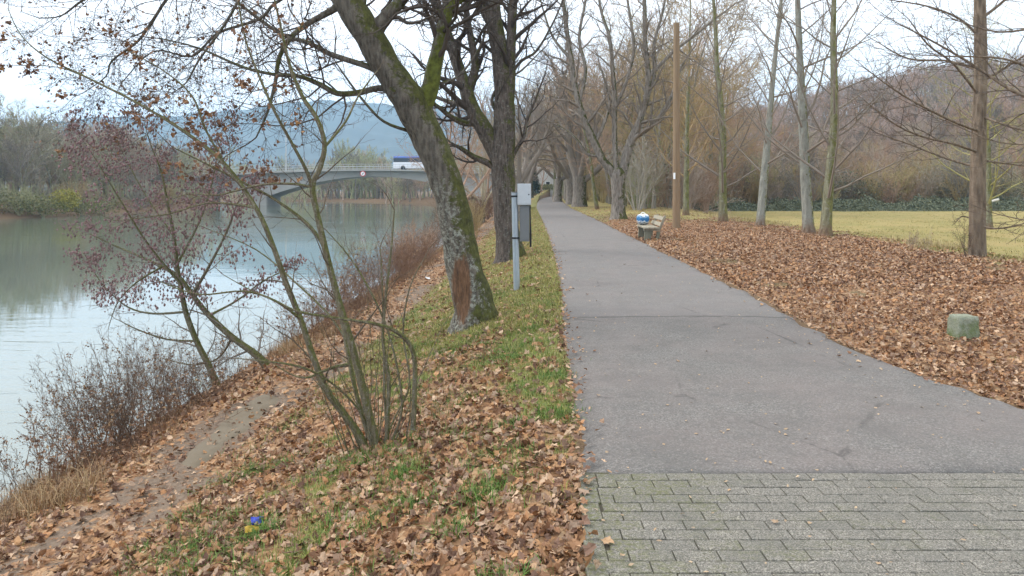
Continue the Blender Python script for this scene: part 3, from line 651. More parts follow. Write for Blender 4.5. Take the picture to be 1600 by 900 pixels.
# ================================================================== avenue tree beside the bench
Y3 = 39.5; g3 = at(966, Y3)
trunk3 = [(966, 346, 27), (966, 330, 22), (966, 310, 20.5), (966, 290, 21), (966, 272, 24), (966, 262, 15)]
limbs3 = [
 [(963, 278, 15), (952, 262, 13), (940, 247, 12.5), (927, 218, 12), (912, 186, 11), (900, 145, 9), (893, 100, 8), (886, 50, 7), (880, 0, 6), (872, -70, 4.5), (868, -150, 2.5)],
 [(965, 275, 11), (962, 250, 9), (960, 200, 8), (960, 150, 7.5), (957, 105, 6), (953, 60, 5, -.4), (940, 20, 4.5), (930, -40, 3)],
 [(968, 280, 17), (974, 265, 15), (980, 240, 14.5), (988, 215, 13), (1000, 187, 10), (1010, 152, 9.5), (1013, 117, 8.5), (1008, 67, 7.5), (1007, 0, 6), (1003, -80, 4), (1000, -150, 2)],
 [(989, 214, 9), (1004, 208, 7.5), (1028, 186, 6.5), (1050, 148, 5), (1062, 110, 4, 1), (1080, 80, 2.5, 1)],
 [(1012, 122, 7), (1033, 100, 6), (1053, 80, 5.5), (1083, 57, 4.5), (1117, 30, 3.5), (1150, 5, 2)],
 [(1008, 160, 6), (1022, 120, 5.5), (1022, 70, 5), (1035, 20, 4), (1045, -40, 3)],
 [(960, 170, 6), (978, 130, 5), (990, 80, 4.5), (985, 30, 4), (975, -30, 3)],
 [(930, 222, 7), (945, 190, 5), (952, 160, 4, .6), (940, 110, 3, 1)],
 [(905, 160, 6), (915, 110, 5.5), (905, 60, 5), (915, 0, 4), (920, -60, 3)],
 [(938, 243, 7), (918, 240, 5), (898, 215, 4), (870, 195, 3)],
 [(890, 90, 5), (865, 60, 4), (850, 20, 3), (840, -20, 2)],
]
S_av = Spec(seg=(5, 4, 3, 3), wob=(.13, .2, .24, .25), trop=(.05, .04, .03, .02), nch=(7, 6, 5, 0), ang=(45, 48, 50, 45), lr=(.6, .55, .5, .5), rr=(.55, .55, .55, .5), sides=(5, 4, 3, 3), rmin=.006)
hero('avenue_tree', 'old tree splitting into three limbs low down, behind the bench', g3, trunk3, Y3, limbs3, S_av, (M_avenue, T_av), random.Random(8), group='old avenue trees', trunk_sides=18, lump=.05, twigs_per=1.5, lenk=1.3)

# ================================================================== generic bare trees
def make_tree(seed, h, kind, rt, mats, sides=(10, 5, 4, 3, 3), rmin=.006, dens=1.0, low=.25):
    """returns trunk mesh, crown mesh (base at the origin)"""
    rng = random.Random(seed); T = Tubes(); C = Tubes()
    if kind == 'mono':
        n = 14; p = Vector((0, 0, -.25)); d = Vector((rng.gauss(0, .03), rng.gauss(0, .03), 1)).normalized(); pts, rad, ds = [p], [rt * 1.35], [d]
        for i in range(n):
            d = (d + vrand(rng, .028) + Vector((0, 0, .02))).normalized(); p = p + d * h / n
            pts.append(p); rad.append(max(rmin, rt * (1 - (i + 1) / n * .93))); ds.append(d)
        q_ = pts[1] - pts[0]; pts[1:1] = [pts[0] + q_ * .25, pts[0] + q_ * .45]; rad[0] = rt * 1.6; rad[1:1] = [rt * 1.28, rt * 1.06]; ds[1:1] = [ds[0], ds[0]]; n += 2
        T.add(pts, rad, sides[0] + 4, 0, .05); nb = int(26 * dens)
        S = Spec(seg=(5, 4, 3), wob=(.10, .18, .22), trop=(.07, .05, .03), nch=(8, 5, 0), ang=(48, 45, 45), lr=(.42, .5, .5), rr=(.5, .55, .5), sides=sides[2:], rmin=rmin)
        az = rng.uniform(0, 6)
        for k in range(nb):
            t = low + (1 - low) * ((k + rng.random()) / nb); f = t * n; i = min(int(f), n - 1); q = pts[i].lerp(pts[i + 1], f - i); az += 2.4 + rng.uniform(-.4, .4)
            branch(C, rng, q, side_dir(rng, ds[i], math.radians(rng.uniform(45, 80) - 22 * t), az), h * .30 * (1.12 - t * .85) * rng.uniform(.6, 1.2), rad[i] * rng.uniform(.22, .36), 0, S)
        branch(C, rng, pts[-1], d, h * .1, rad[-1], 1, S)
    elif kind == 'spread':
        hb = h * rng.uniform(.16, .22); d = Vector((rng.gauss(0, .05), rng.gauss(0, .05), 1)).normalized(); pts = [Vector((0, 0, -.3)) + d * (hb + .3) * i / 5 for i in range(6)]
        T.add(pts, [rt * (1.35 if i == 0 else 1.12 if i == 1 else 1 if i < 4 else 1.06) for i in range(6)], sides[0], 0, .06); nb = rng.randint(4, 6)
        S = Spec(seg=(8, 6, 4, 3), wob=(.12, .15, .2, .24), trop=(.085, .05, .03, .02), nch=(int(9 * dens), int(6 * dens), 5, 0), ang=(36, 42, 45, 45), lr=(.5, .5, .5, .5), rr=(.55, .5, .5, .5), t0=(.3, .2, .15, .1), sides=(7, 5, 3, 3), rmin=rmin)
        az = rng.uniform(0, 6)
        for k in range(nb):
            az += 2 * PI / nb + rng.uniform(-.3, .3); a = math.radians(rng.uniform(18, 55) if k else 6)
            branch(C, rng, pts[-1] - Vector((0, 0, rng.uniform(.0, .3) * hb)), Vector((math.cos(az) * math.sin(a), math.sin(az) * math.sin(a), math.cos(a))), h * .68 * rng.uniform(.8, 1.05), rt * rng.uniform(.42, .6), 0, S)
    elif kind == 'oval':        # rounded woodland crown
        n = 9; p = Vector((0, 0, -.25)); d = Vector((rng.gauss(0, .06), rng.gauss(0, .06), 1)).normalized(); pts, rad, ds = [p], [rt * 1.3], [d]
        for i in range(n):
            d = (d + vrand(rng, .07) + Vector((0, 0, .03))).normalized(); p = p + d * h * .85 / n
            pts.append(p); rad.append(max(rmin, rt * (1 - (i + 1) / n * .88))); ds.append(d)
        T.add(pts, rad, sides[0], 0, .03); nb = int(15 * dens)
        S = Spec(seg=(4, 3, 3), wob=(.14, .2, .24), trop=(.10, .07, .05), nch=(int(8 * dens), 6, 0), ang=(42, 42, 40), lr=(.55, .6, .5), rr=(.5, .55, .5), sides=sides[2:], rmin=rmin)
        az = rng.uniform(0, 6)
        for k in range(nb):
            t = low + (1 - low) * ((k + rng.random()) / nb); f = t * n; i = min(int(f), n - 1); q = pts[i].lerp(pts[i + 1], f - i); az += 2.4 + rng.uniform(-.4, .4)
            branch(C, rng, q, side_dir(rng, ds[i], math.radians(rng.uniform(35, 65)), az), h * .42 * math.sin(min(1, .35 + .65 * (1 - (t - low) / (1.15 - low))) * PI / 2) * rng.uniform(.7, 1.15), rad[i] * rng.uniform(.3, .45), 0, S)
    elif kind == 'scrub':
        S = Spec(seg=(5, 4, 3), wob=(.13, .18, .22), trop=(.05, .04, .03), nch=(int(8 * dens), 5, 0), ang=(35, 40, 45), lr=(.5, .5, .5), rr=(.5, .55, .5), t0=(.2, .2, .1), sides=sides[2:], rmin=rmin)
        for k in range(int(9 * dens)):
            a = abs(rng.gauss(0, .5)); az = rng.uniform(0, 6.3); b = Vector((math.cos(az) * .12, math.sin(az) * .12, -.15))
            branch(C, rng, b, Vector((math.cos(az) * math.sin(a), math.sin(az) * math.sin(a), math.cos(a))), h * rng.uniform(.6, 1), rt * rng.uniform(.5, 1), 0, S)
        return None, C.mesh('stems', mats)
    return T.mesh('trunk', mats[:1]), C.mesh('crown', mats[1:2] if len(mats) > 1 else mats)
class Proto:
    def __init__(s, *a, **k):
        s.tr, s.cr = make_tree(*a, **k)
def place(name, proto, label, loc, rz, sc, group=None, cat='tree', crownmat=None, trunkmat=None):
    t = thing(name, label, cat, loc, rz, group); t.scale = (sc, sc, sc) if isinstance(sc, (int, float)) else sc
    for nm, me, mt in (('trunk', proto.tr, trunkmat), ('crown' if proto.tr else 'stems', proto.cr, crownmat)):
        if me is None: continue
        o = obj(nm, me, t)
        if mt: o.material_slots[0].link = 'OBJECT'; o.material_slots[0].material = mt
    return t

# avenue trees further along the path
av = [Proto(s, 17, 'spread', .64, (M_avenue, T_av), rmin=.010, dens=1.4) for s in (21, 22, 23)]
for i, (px, Y, sc, rz, lab) in enumerate([
  (905, 69, 1.0, .4, 'very stout avenue tree with a bare pollard head right of the path bend'),
  (893, 79, .9, 2.0, 'avenue tree half hidden behind the very stout pollarded one'),
  (871, 97, .8, 1.2, 'thin avenue tree right of the far end of the path'),
  (880, 116, .9, 3.9, 'small looking avenue tree deep in the row right of the path'),
  (888, 140, 1.0, 5.0, 'last avenue tree of the row right of the path'),
  (816, 45, .62, 2.7, 'slender tree on the left verge just above the meter cabinet'),
  (822, 66, .75, 4.0, 'left verge avenue tree second beyond the meter post'),
  (829, 125, .9, 1.5, 'furthest left verge avenue tree at the bend of the path')]):
    place('avenue_tree', av[i % 3], lab, at(px, Y), rz, sc if px > 835 else (sc * .8, sc * .8, sc), 'old avenue trees')

# straight young trees along the field edge
S_row = dict(rmin=.006)
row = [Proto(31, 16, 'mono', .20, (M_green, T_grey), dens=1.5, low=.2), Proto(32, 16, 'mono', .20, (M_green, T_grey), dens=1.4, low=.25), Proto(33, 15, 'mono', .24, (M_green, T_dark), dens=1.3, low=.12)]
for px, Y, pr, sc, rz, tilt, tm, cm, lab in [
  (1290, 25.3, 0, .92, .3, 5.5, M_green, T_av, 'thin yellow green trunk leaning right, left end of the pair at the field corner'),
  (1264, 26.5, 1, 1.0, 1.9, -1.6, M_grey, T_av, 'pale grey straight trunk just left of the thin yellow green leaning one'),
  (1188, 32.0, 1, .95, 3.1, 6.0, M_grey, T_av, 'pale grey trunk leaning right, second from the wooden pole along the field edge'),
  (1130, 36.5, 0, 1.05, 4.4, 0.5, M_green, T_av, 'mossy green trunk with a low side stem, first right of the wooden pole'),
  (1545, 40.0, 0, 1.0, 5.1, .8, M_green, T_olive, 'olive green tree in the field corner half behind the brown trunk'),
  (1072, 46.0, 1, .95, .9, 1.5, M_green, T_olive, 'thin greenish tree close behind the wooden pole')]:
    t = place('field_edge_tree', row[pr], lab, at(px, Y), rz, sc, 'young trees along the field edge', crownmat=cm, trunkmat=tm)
    t.rotation_euler = (0, math.radians(tilt), 0) if True else None
    t.rotation_mode = 'XYZ'
# the brown tree at the right with long arching branches
YR = 17.6; gR = at(1527, YR)
rngR = random.Random(17)
trunkR = [(1527, 410, 27), (1527, 395, 24.5), (1527, 340, 23), (1528, 280, 22), (1530, 200, 20), (1532, 120, 19), (1532, 60, 18), (1531, 0, 16), (1531, -80, 13), (1531, -170, 10), (1532, -270, 6), (1532, -350, 2)]
limbsR = [
 [(1530, 238, 4.5), (1490, 225, 4, -.5), (1440, 213, 3.2, -1), (1400, 195, 2.6, -1.3), (1360, 165, 1.4, -1.5)],
 [(1530, 205, 4.5), (1490, 190, 4, -.8), (1430, 160, 3.2, -1.4), (1390, 135, 2.4, -1.8), (1350, 105, 1.3, -2)],
 [(1530, 262, 4), (1480, 248, 3.2, .5), (1420, 225, 2.5, .8), (1370, 208, 1.4, 1)],
 [(1530, 150, 4.5), (1490, 100, 3.6, -.5), (1450, 70, 2.8, -.8), (1420, 30, 1.5, -1)],
 [(1530, 110, 4.5), (1480, 95, 3.5, .6), (1420, 92, 2.8, 1.0), (1370, 65, 1.5, 1.3)],
 [(1530, 250, 4), (1570, 255, 3, .4), (1620, 262, 2, .8)],
 [(1530, 180, 4.5), (1570, 195, 3.4, -.5), (1640, 215, 2, -1)],
 [(1530, 130, 4.5), (1580, 100, 3.4, -.4), (1640, 60, 2, -1)],
 [(1532, 60, 4.5), (1500, 30, 3.6), (1450, 10, 2.8), (1390, 0, 1.5)],
 [(1532, 30, 5), (1570, 0, 4), (1620, -50, 2)],
 [(1528, 352, 3.5), (1555, 357, 2.8, -.4), (1590, 352, 2.2, -.8), (1625, 340, 1.3, -1)],
 [(1527, 345, 2.6), (1505, 338, 2, .2), (1495, 345, 1.4, .2)],
]
T_rt = twigmat('brown_twigs', [(0, (.13, .095, .07)), (1, (.16, .12, .085))])
S_R = Spec(seg=(5, 4, 3), wob=(.09, .14, .18), trop=(.02, .02, .02), nch=(6, 5, 0), ang=(38, 40, 40), lr=(.42, .5, .5), rr=(.5, .55, .5), sides=(4, 3, 3), rmin=.0036)
hero('field_edge_tree', 'straight brown trunk nearest the stone block, with long thin arching branches', gR, trunkR, YR, limbsR, S_R, (M_brown, T_rt), rngR, group='young trees along the field edge', trunk_sides=18, lump=.03, flare=.25, twigs_per=4.2, lenk=1.0)
# tree outside the frame on the right reaching in
YS = 13.5; gS = at(1960, YS)
limbsS = [
 [(1950, 260, 16), (1800, 205, 12), (1690, 172, 9.5), (1600, 150, 8), (1545, 118, 6.5, .4), (1510, 95, 5.5, .5), (1460, 66, 4, .5), (1400, 35, 2.4, .5)],
 [(1950, 240, 12), (1750, 150, 8, -.5), (1640, 120, 6, -.6), (1570, 92, 4.5, -.8), (1480, 88, 3, -1), (1420, 85, 1.6, -1)],
 [(1950, 190, 12), (1760, 90, 8, .5), (1650, 45, 6, .6), (1560, 50, 4, .8), (1490, 30, 2, 1)],
 [(1950, 300, 10), (1760, 262, 6, .5), (1650, 230, 4, .6), (1560, 222, 2.6, .8), (1480, 190, 1.6, 1)],
 [(1950, 330, 9), (1760, 352, 5, -.3), (1640, 350, 3.5, -.4), (1560, 335, 2, -.5)],
]
hero('maple_tree', 'tree beyond the right edge whose dark branches reach in over the leafy bank', gS, [(1960, 470, 60), (1960, 430, 48), (1958, 330, 44), (1955, 220, 40), (1950, 100, 34), (1945, -50, 26), (1940, -250, 14)], YS, limbsS, S_R, (M_brown, T_rt), random.Random(19), twigs_per=3.2, lenk=1.0, limbk=.7)

# ================================================================== many-stemmed shrub in the foreground
YB = 5.75; gB = G(588, 698)
S_sh = Spec(seg=(6, 4, 3), wob=(.13, .18, .2), trop=(.03, .03, .0), nch=(5, 3, 0), ang=(38, 42, 45), lr=(.45, .5, .5), rr=(.3, .5, .6), t0=(.2, .2, .1), sides=(5, 4, 3), rmin=.0012)
stems = [
 [(572, 702, 18), (556, 672, 15), (536, 645, 14), (510, 610, 13), (490, 560, 12), (470, 500, 11.5), (446, 440, 11), (425, 380, 10), (400, 325, 9), (352, 258, 8, .1), (290, 207, 6.5, .2), (213, 160, 5, .3), (140, 123, 4, .4), (73, 90, 3, .45), (33, 55, 2.2, .5), (13, 15, 1.5, .5)],
 [(590, 700, 19), (578, 655, 16), (565, 602, 15), (551, 545, 14.5), (535, 490, 14), (517, 425, 12.5), (498, 345, 12), (488, 292, 11.5), (500, 262, 10), (507, 225, 9.5), (495, 185, 9), (472, 150, 8), (452, 100, 6.5), (438, 40, 5), (420, -40, 3)],
 [(584, 700, 10), (566, 650, 9, .1), (551, 590, 9, .2), (536, 510, 8.5, .3), (520, 440, 8, .4), (508, 390, 7.5, .4), (480, 350, 7, .4), (430, 312, 5.5, .4), (385, 288, 4.5, .3), (330, 260, 3.4, .2), (270, 230, 2, .1)],
 [(645, 672, 11, -.05), (648, 610, 10), (646, 552, 9.5), (625, 522, 8, -.1), (590, 507, 6.5, -.2), (540, 499, 5.5, -.3), (470, 488, 4.5, -.4), (430, 470, 3.6, -.5), (395, 455, 2.4, -.5), (350, 430, 1.4, -.5)],
 [(604, 695, 9.5), (606, 640, 8.5), (607, 590, 8), (598, 525, 6.5), (605, 440, 5.5), (612, 380, 4), (616, 328, 2.6)],
 [(606, 694, 5), (602, 640, 4.5), (600, 560, 4), (598, 470, 3.2), (594, 385, 2.2)],
 [(612, 690, 5.5), (628, 640, 5), (620, 570, 4.5), (600, 500, 4), (570, 440, 4), (545, 400, 3), (510, 360, 1.8)],
 [(488, 294, 8), (478, 265, 7, -.1), (455, 222, 6, -.2), (428, 172, 5.5, -.3), (402, 112, 4.5, -.3), (383, 60, 3.6, -.3), (370, -10, 2.4, -.3)],
 [(590, 700, 5), (560, 640, 4.5), (520, 600, 4, -.2), (475, 575, 4.5, -.4), (420, 565, 3, -.5), (370, 560, 1.6, -.5)],
 [(545, 570, 8, .05), (525, 573, 6), (500, 582, 5, -.1), (480, 590, 4, -.2), (455, 585, 2.6, -.2), (415, 560, 1.5, -.2)],
 [(588, 700, 5), (580, 640, 4.5, .2), (560, 570, 4.2, .4), (520, 500, 4.5, .6), (460, 440, 3.5, .8), (400, 390, 2.5, 1), (330, 360, 1.5, 1)],
 [(597, 697, 5), (618, 650, 4, .2), (640, 600, 3.6, .3), (630, 520, 4, .4), (640, 450, 3, .4), (665, 400, 1.8, .4)],
 [(507, 230, 6), (540, 190, 4.5, .3), (560, 150, 3.6, .5), (590, 110, 2.4, .6)],
 [(472, 500, 6), (430, 470, 5, -.2), (380, 455, 4, -.3), (310, 460, 3, -.4), (250, 440, 1.8, -.4)],
 [(400, 325, 6), (370, 320, 5, .1), (320, 318, 4, .1), (260, 335, 2.8, .1), (180, 345, 1.6, .1)],
 [(488, 292, 5), (450, 287, 4.6), (400, 290, 4), (340, 305, 3), (285, 305, 2), (200, 345, 1.3)],
 [(352, 258, 5), (320, 200, 4, -.1), (300, 150, 3.4, -.2), (255, 110, 2.6, -.2), (200, 80, 1.6, -.2)],
 [(140, 123, 2.6, .4), (90, 105, 1.8, .4), (20, 102, 1.2, .4)],
]
th = thing('multi_stemmed_shrub', 'bare many-stemmed greenish shrub growing from the leafy bank in front of the leaning tree', 'shrub', gB)
C = Tubes(); tipsB = []; rngB = random.Random(41); every = []
for i, rows in enumerate(stems):
    l = hand(rows, YB, 4, .8); every.append(l)
    if i < 7:
        T = Tubes(); T.add(l[0], l[1], 9, 0, .04); obj('stem', T.mesh('stem', [M_stem], gB), th)
    else: C.add(l[0], l[1], 6, 0)
for l in every: sprout(C, rngB, *l, min(plen(l[0]), 2.2) * .62, 0, S_sh, 1, tipsB, nch=max(3, int(plen(l[0]) * 3.4)))
T_shrub = twigmat('shrub_twigs', [(0, (.10, .075, .05)), (1, (.12, .09, .06))])
obj('crown', C.mesh('crown', [M_stem, T_shrub], gB), th)
up = [q for q in tipsB if q.x < -1.55 and q.z > 1.7]
obj('withered_leaves', leaves_at('withered_leaves', up, 330, .027, L_dead, rngB, .05, .6, gB), th)
# suckers at the foot
Sk = Tubes()
for k in range(22):
    a = rngB.uniform(0, 6.3); b = gB + Vector((math.cos(a) * rngB.uniform(.02, .3), math.sin(a) * rngB.uniform(.02, .22), -.05)); ln = rngB.uniform(.25, 1.3)
    dd = Vector((math.cos(a) * .35, math.sin(a) * .35, 1)).normalized(); pts = [b]
    for i in range(6): dd = (dd + vrand(rngB, .08)).normalized(); pts.append(pts[-1] + dd * ln / 6)
    Sk.add(pts, [.0045 * (1 - i / 7) + .001 for i in range(7)], 5)
obj('suckers', Sk.mesh('suckers', [M_stem], gB), th)

# ================================================================== alder by the water
YA = 11.6; gA = G(352, 580)
stA = [
 [(342, 612, 17), (336, 594, 15), (322, 563, 13), (307, 533, 12), (290, 487, 11), (281, 440, 9.5), (276, 410, 8.5), (271, 365, 7), (262, 320, 5.5), (252, 270, 4), (235, 225, 2.4), (225, 190, 1.4)],
 [(424, 584, 20), (412, 566, 18), (396, 551, 15), (363, 527, 13), (327, 493, 12), (300, 460, 10), (280, 433, 8.5), (253, 417, 7, .2), (217, 400, 5, .4), (177, 383, 3.5, .6), (140, 365, 2, .7)],
 [(300, 462, 8), (330, 410, 6, -.4), (355, 360, 4.5, -.6), (370, 320, 3, -.7), (390, 290, 1.5, -.7)],
 [(283, 445, 6), (230, 380, 4.5, -.4), (180, 300, 3.5, -.6), (150, 250, 2, -.7), (130, 220, 1.2, -.7)],
 [(277, 412, 6), (310, 350, 4.5, .4), (330, 290, 3.4, .6), (340, 240, 2, .7), (350, 200, 1.2, .7)],
 [(290, 487, 6), (240, 490, 4.5, .3), (200, 480, 3.5, .4), (165, 450, 2.4, .4), (140, 415, 1.4, .4)],
 [(272, 370, 4.5), (230, 310, 3.4, .5), (200, 255, 2.4, .8), (180, 215, 1.4, .9)],
 [(307, 533, 5), (260, 530, 4), (215, 515, 3), (185, 500, 1.6)],
 [(363, 527, 6), (340, 560, 4, .2), (300, 570, 3, .3), (255, 560, 1.6, .3)],
 [(327, 493, 6), (370, 470, 4.5, .3), (410, 440, 3.4, .5), (450, 420, 2, .6)],
 [(253, 417, 4.5), (215, 440, 3.4, -.4), (185, 470, 2.4, -.5), (170, 510, 1.4, -.5)],
]
S_al = Spec(seg=(6, 5, 3), wob=(.13, .18, .2), trop=(.04, .02, .0), nch=(8, 6, 0), ang=(45, 48, 45), lr=(.5, .5, .5), rr=(.33, .5, .6), t0=(.15, .15, .1), sides=(5, 4, 3), rmin=.0024)
th = thing('alder_tree', 'low twin-stemmed alder with purplish catkins leaning out over the river', 'tree', gA)
C = Tubes(); tipsA = []; rngA = random.Random(51); every = []
for i, rows in enumerate(stA):
    l = hand(rows, YA, 4, .74); every.append(l)
    if i < 2:
        T = Tubes(); T.add(l[0], l[1], 12, 0, .04); obj('trunk', T.mesh('trunk', [M_stem], gA), th)
    else: C.add(l[0], l[1], 5, 0)
for l in every: sprout(C, rngA, *l, min(plen(l[0]), 2.6) * .6, 0, S_al, 1, tipsA, nch=max(5, int(plen(l[0]) * 5.5)))
obj('crown', C.mesh('crown', [M_stem, T_grey], gA), th)
cz = [q for q in tipsA if q.z > -.1 and q.x < -3.3]
obj('catkins', blobs_at('catkins', cz, 5200, .0145, L_cone, rngA, gA, .07), th)
# ================================================================== woods
M_wtrunk = bark('woodland_bark', (.16, .13, .105), (.36, .32, .26), .25, .4, .3, None, (.10, .095, .035))
ov = [Proto(s, h, 'oval', .2, (M_wtrunk, T_wood), sides=(6, 4, 3, 3, 3), rmin=rm, dens=dn, low=.18) for s, h, rm, dn in ((61, 10, .017, 1.15), (62, 10, .017, 1.0), (63, 10, .016, 1.3))]
tall = [Proto(s, 16, 'oval', .2, (M_green, T_olive), sides=(7, 4, 3, 3, 3), rmin=.013, dens=1.1, low=.2) for s in (64, 65, 66)]
scr = [Proto(s, 4, 'scrub', .05, (T_wood,), rmin=.009, dens=dn, sides=(6, 5, 4, 3, 3)) for s, dn in ((71, 1.4), (72, 1.2), (73, 1.6))]
RW = random.Random(91)
WOODM = (T_wood, T_olive, T_red, T_wood, T_grey)
# middle wood behind the avenue
for i in range(66):
    px = RW.uniform(865, 1130); Y = RW.uniform(58, 118) if px > 930 else RW.uniform(95, 130)
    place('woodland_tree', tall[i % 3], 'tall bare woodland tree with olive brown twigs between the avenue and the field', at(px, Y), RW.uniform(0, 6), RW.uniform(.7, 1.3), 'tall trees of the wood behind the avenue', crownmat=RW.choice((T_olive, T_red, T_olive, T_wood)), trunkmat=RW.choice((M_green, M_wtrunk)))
for i in range(22):
    px = RW.uniform(880, 1110); Y = RW.uniform(56, 92) if px > 960 else RW.uniform(84, 105)
    place('understory_bush', scr[i % 3], 'twiggy leafless bush growing under the tall trees behind the avenue', at(px, Y), RW.uniform(0, 6), RW.uniform(.6, 1.5), 'bushes under the wood behind the avenue', 'bush', RW.choice((T_olive, T_red, T_bank, T_wood)))
# scrub along the far side of the field
for i in range(64):
    px = 1085 + 560 * (i + RW.random()) / 64; Y = RW.uniform(78, 90)
    place('wood_edge_bush', scr[i % 3], 'tangled leafless bush at the wood edge behind the green brambles', at(px, Y), RW.uniform(0, 6), RW.uniform(.7, 1.75), 'bushes along the wood edge', 'bush', RW.choice((T_wood, T_bank, T_red, T_grey, T_olive)))
# the front of the hillside wood, tree by tree
spots = []
while len(spots) < 190:
    Y = 84 + 62 * RW.random() ** 1.1; px = RW.uniform(1040, 1690)
    p = at(px, Y)
    if all((p.xy - q.xy).length > 2.6 for q in spots[-60:]): spots.append(p)
for i, p in enumerate(spots):
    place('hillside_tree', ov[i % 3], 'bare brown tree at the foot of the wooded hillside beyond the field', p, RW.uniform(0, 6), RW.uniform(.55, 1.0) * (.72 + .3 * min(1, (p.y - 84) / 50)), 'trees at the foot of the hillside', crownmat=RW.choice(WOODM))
def merged(name, protos, places, mats, kind='stuff'):
    """a far wood that reads as one mass"""
    V, FF, M = [], [], []; base = 0; src = []
    for pr in protos:
        vs, fs = [], []; b0 = 0
        for me in (pr.tr, pr.cr):
            if me is None: continue
            v = np.empty(len(me.vertices) * 3, np.float32); me.vertices.foreach_get('co', v); v = v.reshape(-1, 3)
            f = np.empty(len(me.loops), np.int32); me.loops.foreach_get('vertex_index', f); vs.append(v); fs.append(f.reshape(-1, 4) + b0); b0 += len(v)
        src.append((np.concatenate(vs), np.concatenate(fs)))
    for k, (p, rz, sc) in enumerate(places):
        v, f = src[k % len(src)]; c, s = math.cos(rz) * sc, math.sin(rz) * sc
        V.append(np.stack([v[:, 0] * c - v[:, 1] * s + p[0], v[:, 0] * s + v[:, 1] * c + p[1], v[:, 2] * sc + p[2]], -1)); FF.append(f + base); base += len(v); M.append(np.full(len(f), RW.randrange(len(mats))))
    return obj(name, faces_np(name, np.concatenate(V), np.concatenate(FF), mats, np.concatenate(M)), kind=kind)
lowp = [Proto(s, 10, 'oval', .2, (M_wtrunk, T_wood), sides=(4, 3, 3, 3, 3), rmin=.026, dens=.72, low=.2) for s in (81, 82, 83)]
pl = []
for i in range(760):
    Y = 135 + 115 * RW.random(); px = RW.uniform(960, 1700) if Y > 150 else RW.uniform(1040, 1700); p = at(px, Y); pl.append((p, RW.uniform(0, 6), RW.uniform(.75, 1.1)))
for i in range(90):
    Y = RW.uniform(150, 260); px = RW.uniform(840, 1000); p = at(px, Y); pl.append((p, RW.uniform(0, 6), RW.uniform(.8, 1.4)))
merged('hillside_wood', lowp, pl, (T_wood, T_red, T_grey, T_wood))

# bramble undergrowth between field and wood
def foliage_band(name, pts, size, mat, parent=None, origin=None, **kw):
    n = len(pts); v = np.array([(-1, -.1, 0), (0, -.6, .1), (1, 0, 0), (0, .6, .1)]); s = size * NR.uniform(.5, 1.3, n)
    q = NR.normal(0, 1, (n, 4)); q /= np.linalg.norm(q, axis=1, keepdims=True); w, x, y, z = q.T
    Rm = np.stack([1 - 2 * (y * y + z * z), 2 * (x * y - z * w), 2 * (x * z + y * w), 2 * (x * y + z * w), 1 - 2 * (x * x + z * z), 2 * (y * z - x * w), 2 * (x * z - y * w), 2 * (y * z + x * w), 1 - 2 * (x * x + y * y)], -1).reshape(n, 3, 3)
    V = np.einsum('nij,kj->nki', Rm, v) * s[:, None, None] + np.asarray(pts)[:, None]
    if origin is not None: V -= np.array(tuple(origin))
    return obj(name, faces_np(name, V.reshape(-1, 3), np.arange(n * 4).reshape(n, 4), [mat]), parent, **kw)
n = 60000; X_ = NR.uniform(16, 66, n); Yc = 72.5 + NR.uniform(0, 8, n) + (X_ - 40) * .02; hh = (.1 + 1.9 * fbm(X_ * .5, Yc * .5, 14.0) ** 1.5 + .5 * (fbm(X_ * 2.2, Yc * 2, 6.0) - .4)) * sm(72.3, 75.5, Yc)
Z_ = H(X_, Yc) + hh * (1 - NR.random(n) ** 2.2)
foliage_band('bramble_undergrowth', np.stack([X_, Yc, Z_], -1), .10, L_hedge, kind='stuff')

# ------------------------------------------------------------------ far bank of the river
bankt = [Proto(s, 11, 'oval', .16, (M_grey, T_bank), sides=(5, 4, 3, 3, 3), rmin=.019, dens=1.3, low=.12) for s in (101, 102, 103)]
def bankpt(Y, d): x = float(E(Y)) - d; return Vector((x, Y, Hf(x, Y)))
for i in range(60):
    d = RW.uniform(63, 84); Y = RW.uniform(70, 150); p = bankpt(Y, d)
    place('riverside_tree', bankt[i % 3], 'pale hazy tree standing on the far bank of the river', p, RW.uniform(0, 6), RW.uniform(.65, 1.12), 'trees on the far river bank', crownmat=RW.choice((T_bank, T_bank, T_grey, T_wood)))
for i in range(44):
    Y = 70 + 90 * (i + RW.random()) / 44; p = bankpt(Y, RW.uniform(59, 62.5) + float(bend(Y)))
    place('riverside_bush', scr[i % 3], 'leafless bush low on the far bank at the water line', p, RW.uniform(0, 6), RW.uniform(.55, 1.0), 'bushes on the far river bank', 'bush', RW.choice((T_bank, T_bank, T_grey, T_olive)))
pl = []
for i in range(420):
    Y = RW.uniform(75, 330); d = RW.uniform(84, 210); p = bankpt(Y, d); pl.append((p, RW.uniform(0, 6), RW.uniform(.8, 1.25)))
for i in range(320):
    p = bankpt(RW.uniform(72, 165), RW.uniform(70, 120)); pl.append((p, RW.uniform(0, 6), RW.uniform(.85, 1.2)))
for i in range(330):
    Y = RW.uniform(185, 330); d = RW.uniform(-8, 90); p = bankpt(Y, d)
    if d < 12 + float(bend(Y)) * 0 or d > 50: pl.append((p, RW.uniform(0, 6), RW.uniform(.6, 1.0)))
    else:
        p.z = max(p.z, ZW); Y2_ = RW.uniform(250, 340); p = bankpt(Y2_, d); p.z = max(p.z, -1); pl.append((p, RW.uniform(0, 6), RW.uniform(.5, .9)))
for i in range(420):
    Y = RW.uniform(168, 235); px = RW.uniform(430, 800); p = at(px, Y)
    if p.z > ZW - .1: pl.append((p, RW.uniform(0, 6), RW.uniform(.55, .95) if px < 520 or px > 600 else RW.uniform(.8, 1.5)))
merged('riverside_wood', lowp, pl, (T_bank, T_grey, T_wood, T_bank))
